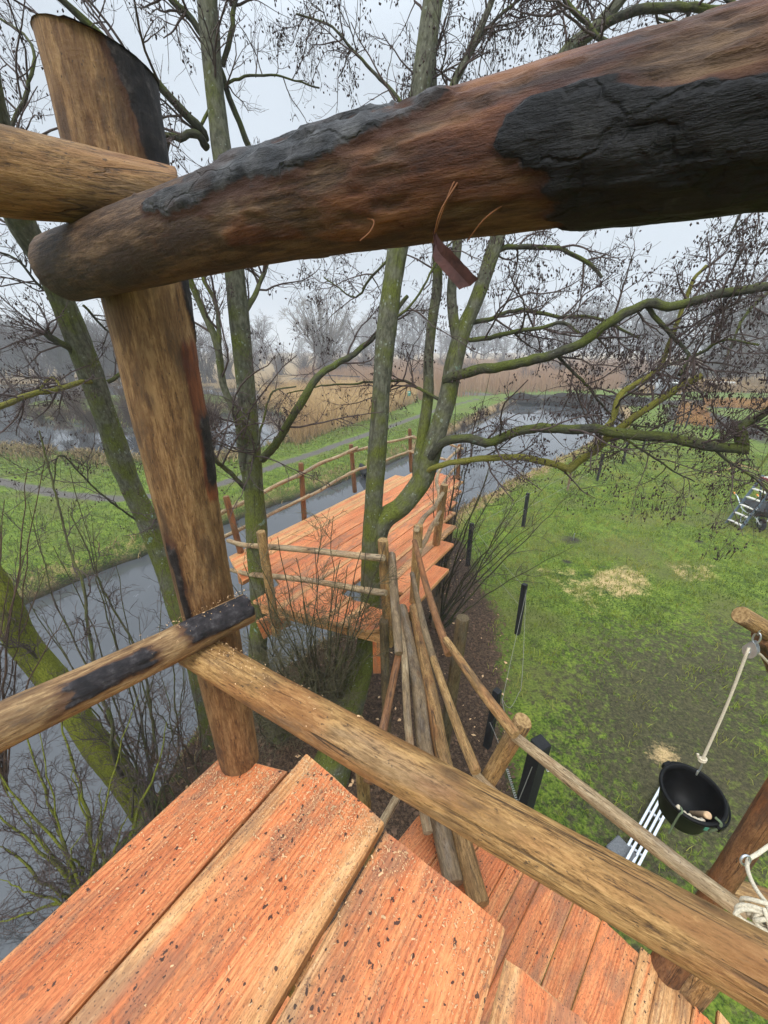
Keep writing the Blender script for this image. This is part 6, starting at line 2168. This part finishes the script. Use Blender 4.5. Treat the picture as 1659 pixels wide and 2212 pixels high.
# big round willow and its neighbours
far_tree('round', 0, PY(705, 800, 85)[0], 85, 15.0, .4, 'big round pale willow standing alone above the golden reeds', None, 1.0)
for i, (u, y, h, w) in enumerate(((560, 95, 8.5, 1.2), (610, 80, 6.0, 1.3), (660, 78, 5.5, 1.4), (740, 76, 6.0, 1.4), (790, 82, 7.0, 1.3), (830, 90, 8.5, 1.2), (500, 70, 7.0, 1.1), (455, 62, 7.5, 1.1), (880, 120, 7.0, 1.2), (700, 72, 4.8, 1.4))):
    p = PY(u, 850, y)
    far_tree('bush', i % 2, p[0], y, h * .8, i * 1.3, 'grey brown willow bush among those along the foot of the round willow', 'willow bushes under the round willow', w * .8)
for i in range(22):
    u = 755 + 350 * (i + rg.rand()) / 22
    y = 135 + 60 * rg.rand()
    p = PY(u, 760, y)
    if rg.rand() < .35:
        continue
    far_tree('poplar' if i % 2 else 'alder', i % 2, p[0], y, 8 + 12 * rg.rand() ** 1.5, i, 'hazy bare tree in the far row behind the reeds', 'hazy trees in the far row', 1.5)
for i in range(40):
    u = 1120 + 760 * (i + rg.rand()) / 40
    y = 95 + 60 * rg.rand()
    p = PY(u, 760, y)
    far_tree('poplar' if i % 3 else 'alder', i % 2, p[0], y, 7 + 13 * rg.rand(), rg.rand() * 6, 'hazy leafless tree in the pale row beyond the boat', 'pale row of trees beyond the boat', 1.4)
for i in range(12):
    u = 1500 + 300 * (i + rg.rand()) / 12
    y = 62 + 14 * rg.rand()
    p = PY(u, 800, y)
    far_tree('bush', i % 2, p[0], y, 3.2 + 2.5 * rg.rand(), rg.rand() * 6, 'brown garden bush in the loose hedge behind the moored boat', 'garden bushes behind the boat', .9)
for (u, y, h, lab) in ((1560, 60, 14, 'leafless garden tree standing behind the dark boat hull'), (1655, 48, 13, 'tall leafless garden tree beyond the bracken strip')):
    p = PY(u, 850, y)
    far_tree('alder', 1, p[0], y, h, u, lab, None, 1.3)
for i in range(30):
    u = -700 + 1700 * (i + rg.rand()) / 30 - 100
    y = 110 + 90 * rg.rand()
    p = PY(u, 760, y)
    far_tree('alder', i % 2, p[0], y, 7 + 9 * rg.rand(), rg.rand() * 6, 'faint grey tree in the foggy wood on the horizon', 'foggy trees on the horizon', 1.6)
# dark low bushes along the right canal bank near the reeds
for i, (u, v, h) in enumerate(((1040, 905, 1.0), (1075, 890, .8), (1000, 930, .9))):
    p = G(u, v, 0)
    far_tree('bush', i % 2, p[0], p[1], h, i, ('small bare bush at the canal head, the one nearest the tall heap', 'small bare bush at the head of the canal beside the flat bank', 'small bare bush on the far bank beside the deck end')[i], 'small bushes at the canal head', .7)
for i, (u, y, h) in enumerate(((905, 62, 2.6), (1010, 70, 3.0), (1130, 58, 2.4), (1200, 74, 3.4), (1275, 60, 2.6), (1340, 66, 3.2), (960, 88, 3.6), (1085, 92, 4.2), (1160, 96, 4.0), (660, 48, 2.0), (590, 44, 2.4))):
    p = PY(u, 850, y)
    far_tree('bush', i % 2, p[0], y, h, i * 2.1, 'dark bare bush standing among the reeds', 'dark bushes among the reeds', 1.1)
# ---------------------------------------------------------------- mist
hx0, hx1, hy0, hy1, hz0, hz1 = -255, 255, -28, 410, -3.0, 24.0
g = Geo().box(((hx0 + hx1) / 2, (hy0 + hy1) / 2, (hz0 + hz1) / 2), (hx1 - hx0, hy1 - hy0, hz1 - hz0))
hm = bpy.data.materials.new('mist')
hm.use_nodes = True
t_ = hm.node_tree
t_.nodes.clear()
o_ = t_.nodes.new('ShaderNodeOutputMaterial')
pv_ = t_.nodes.new('ShaderNodeVolumePrincipled')
pv_.inputs['Color'].default_value = (.92, .945, .97, 1)
pv_.inputs['Density'].default_value = .0026
pv_.inputs['Anisotropy'].default_value = .0
t_.links.new(pv_.outputs[0], o_.inputs['Volume'])
hz = build('haze', g, hm)
hz['kind'] = 'stuff'
hm.cycles.homogeneous_volume = True
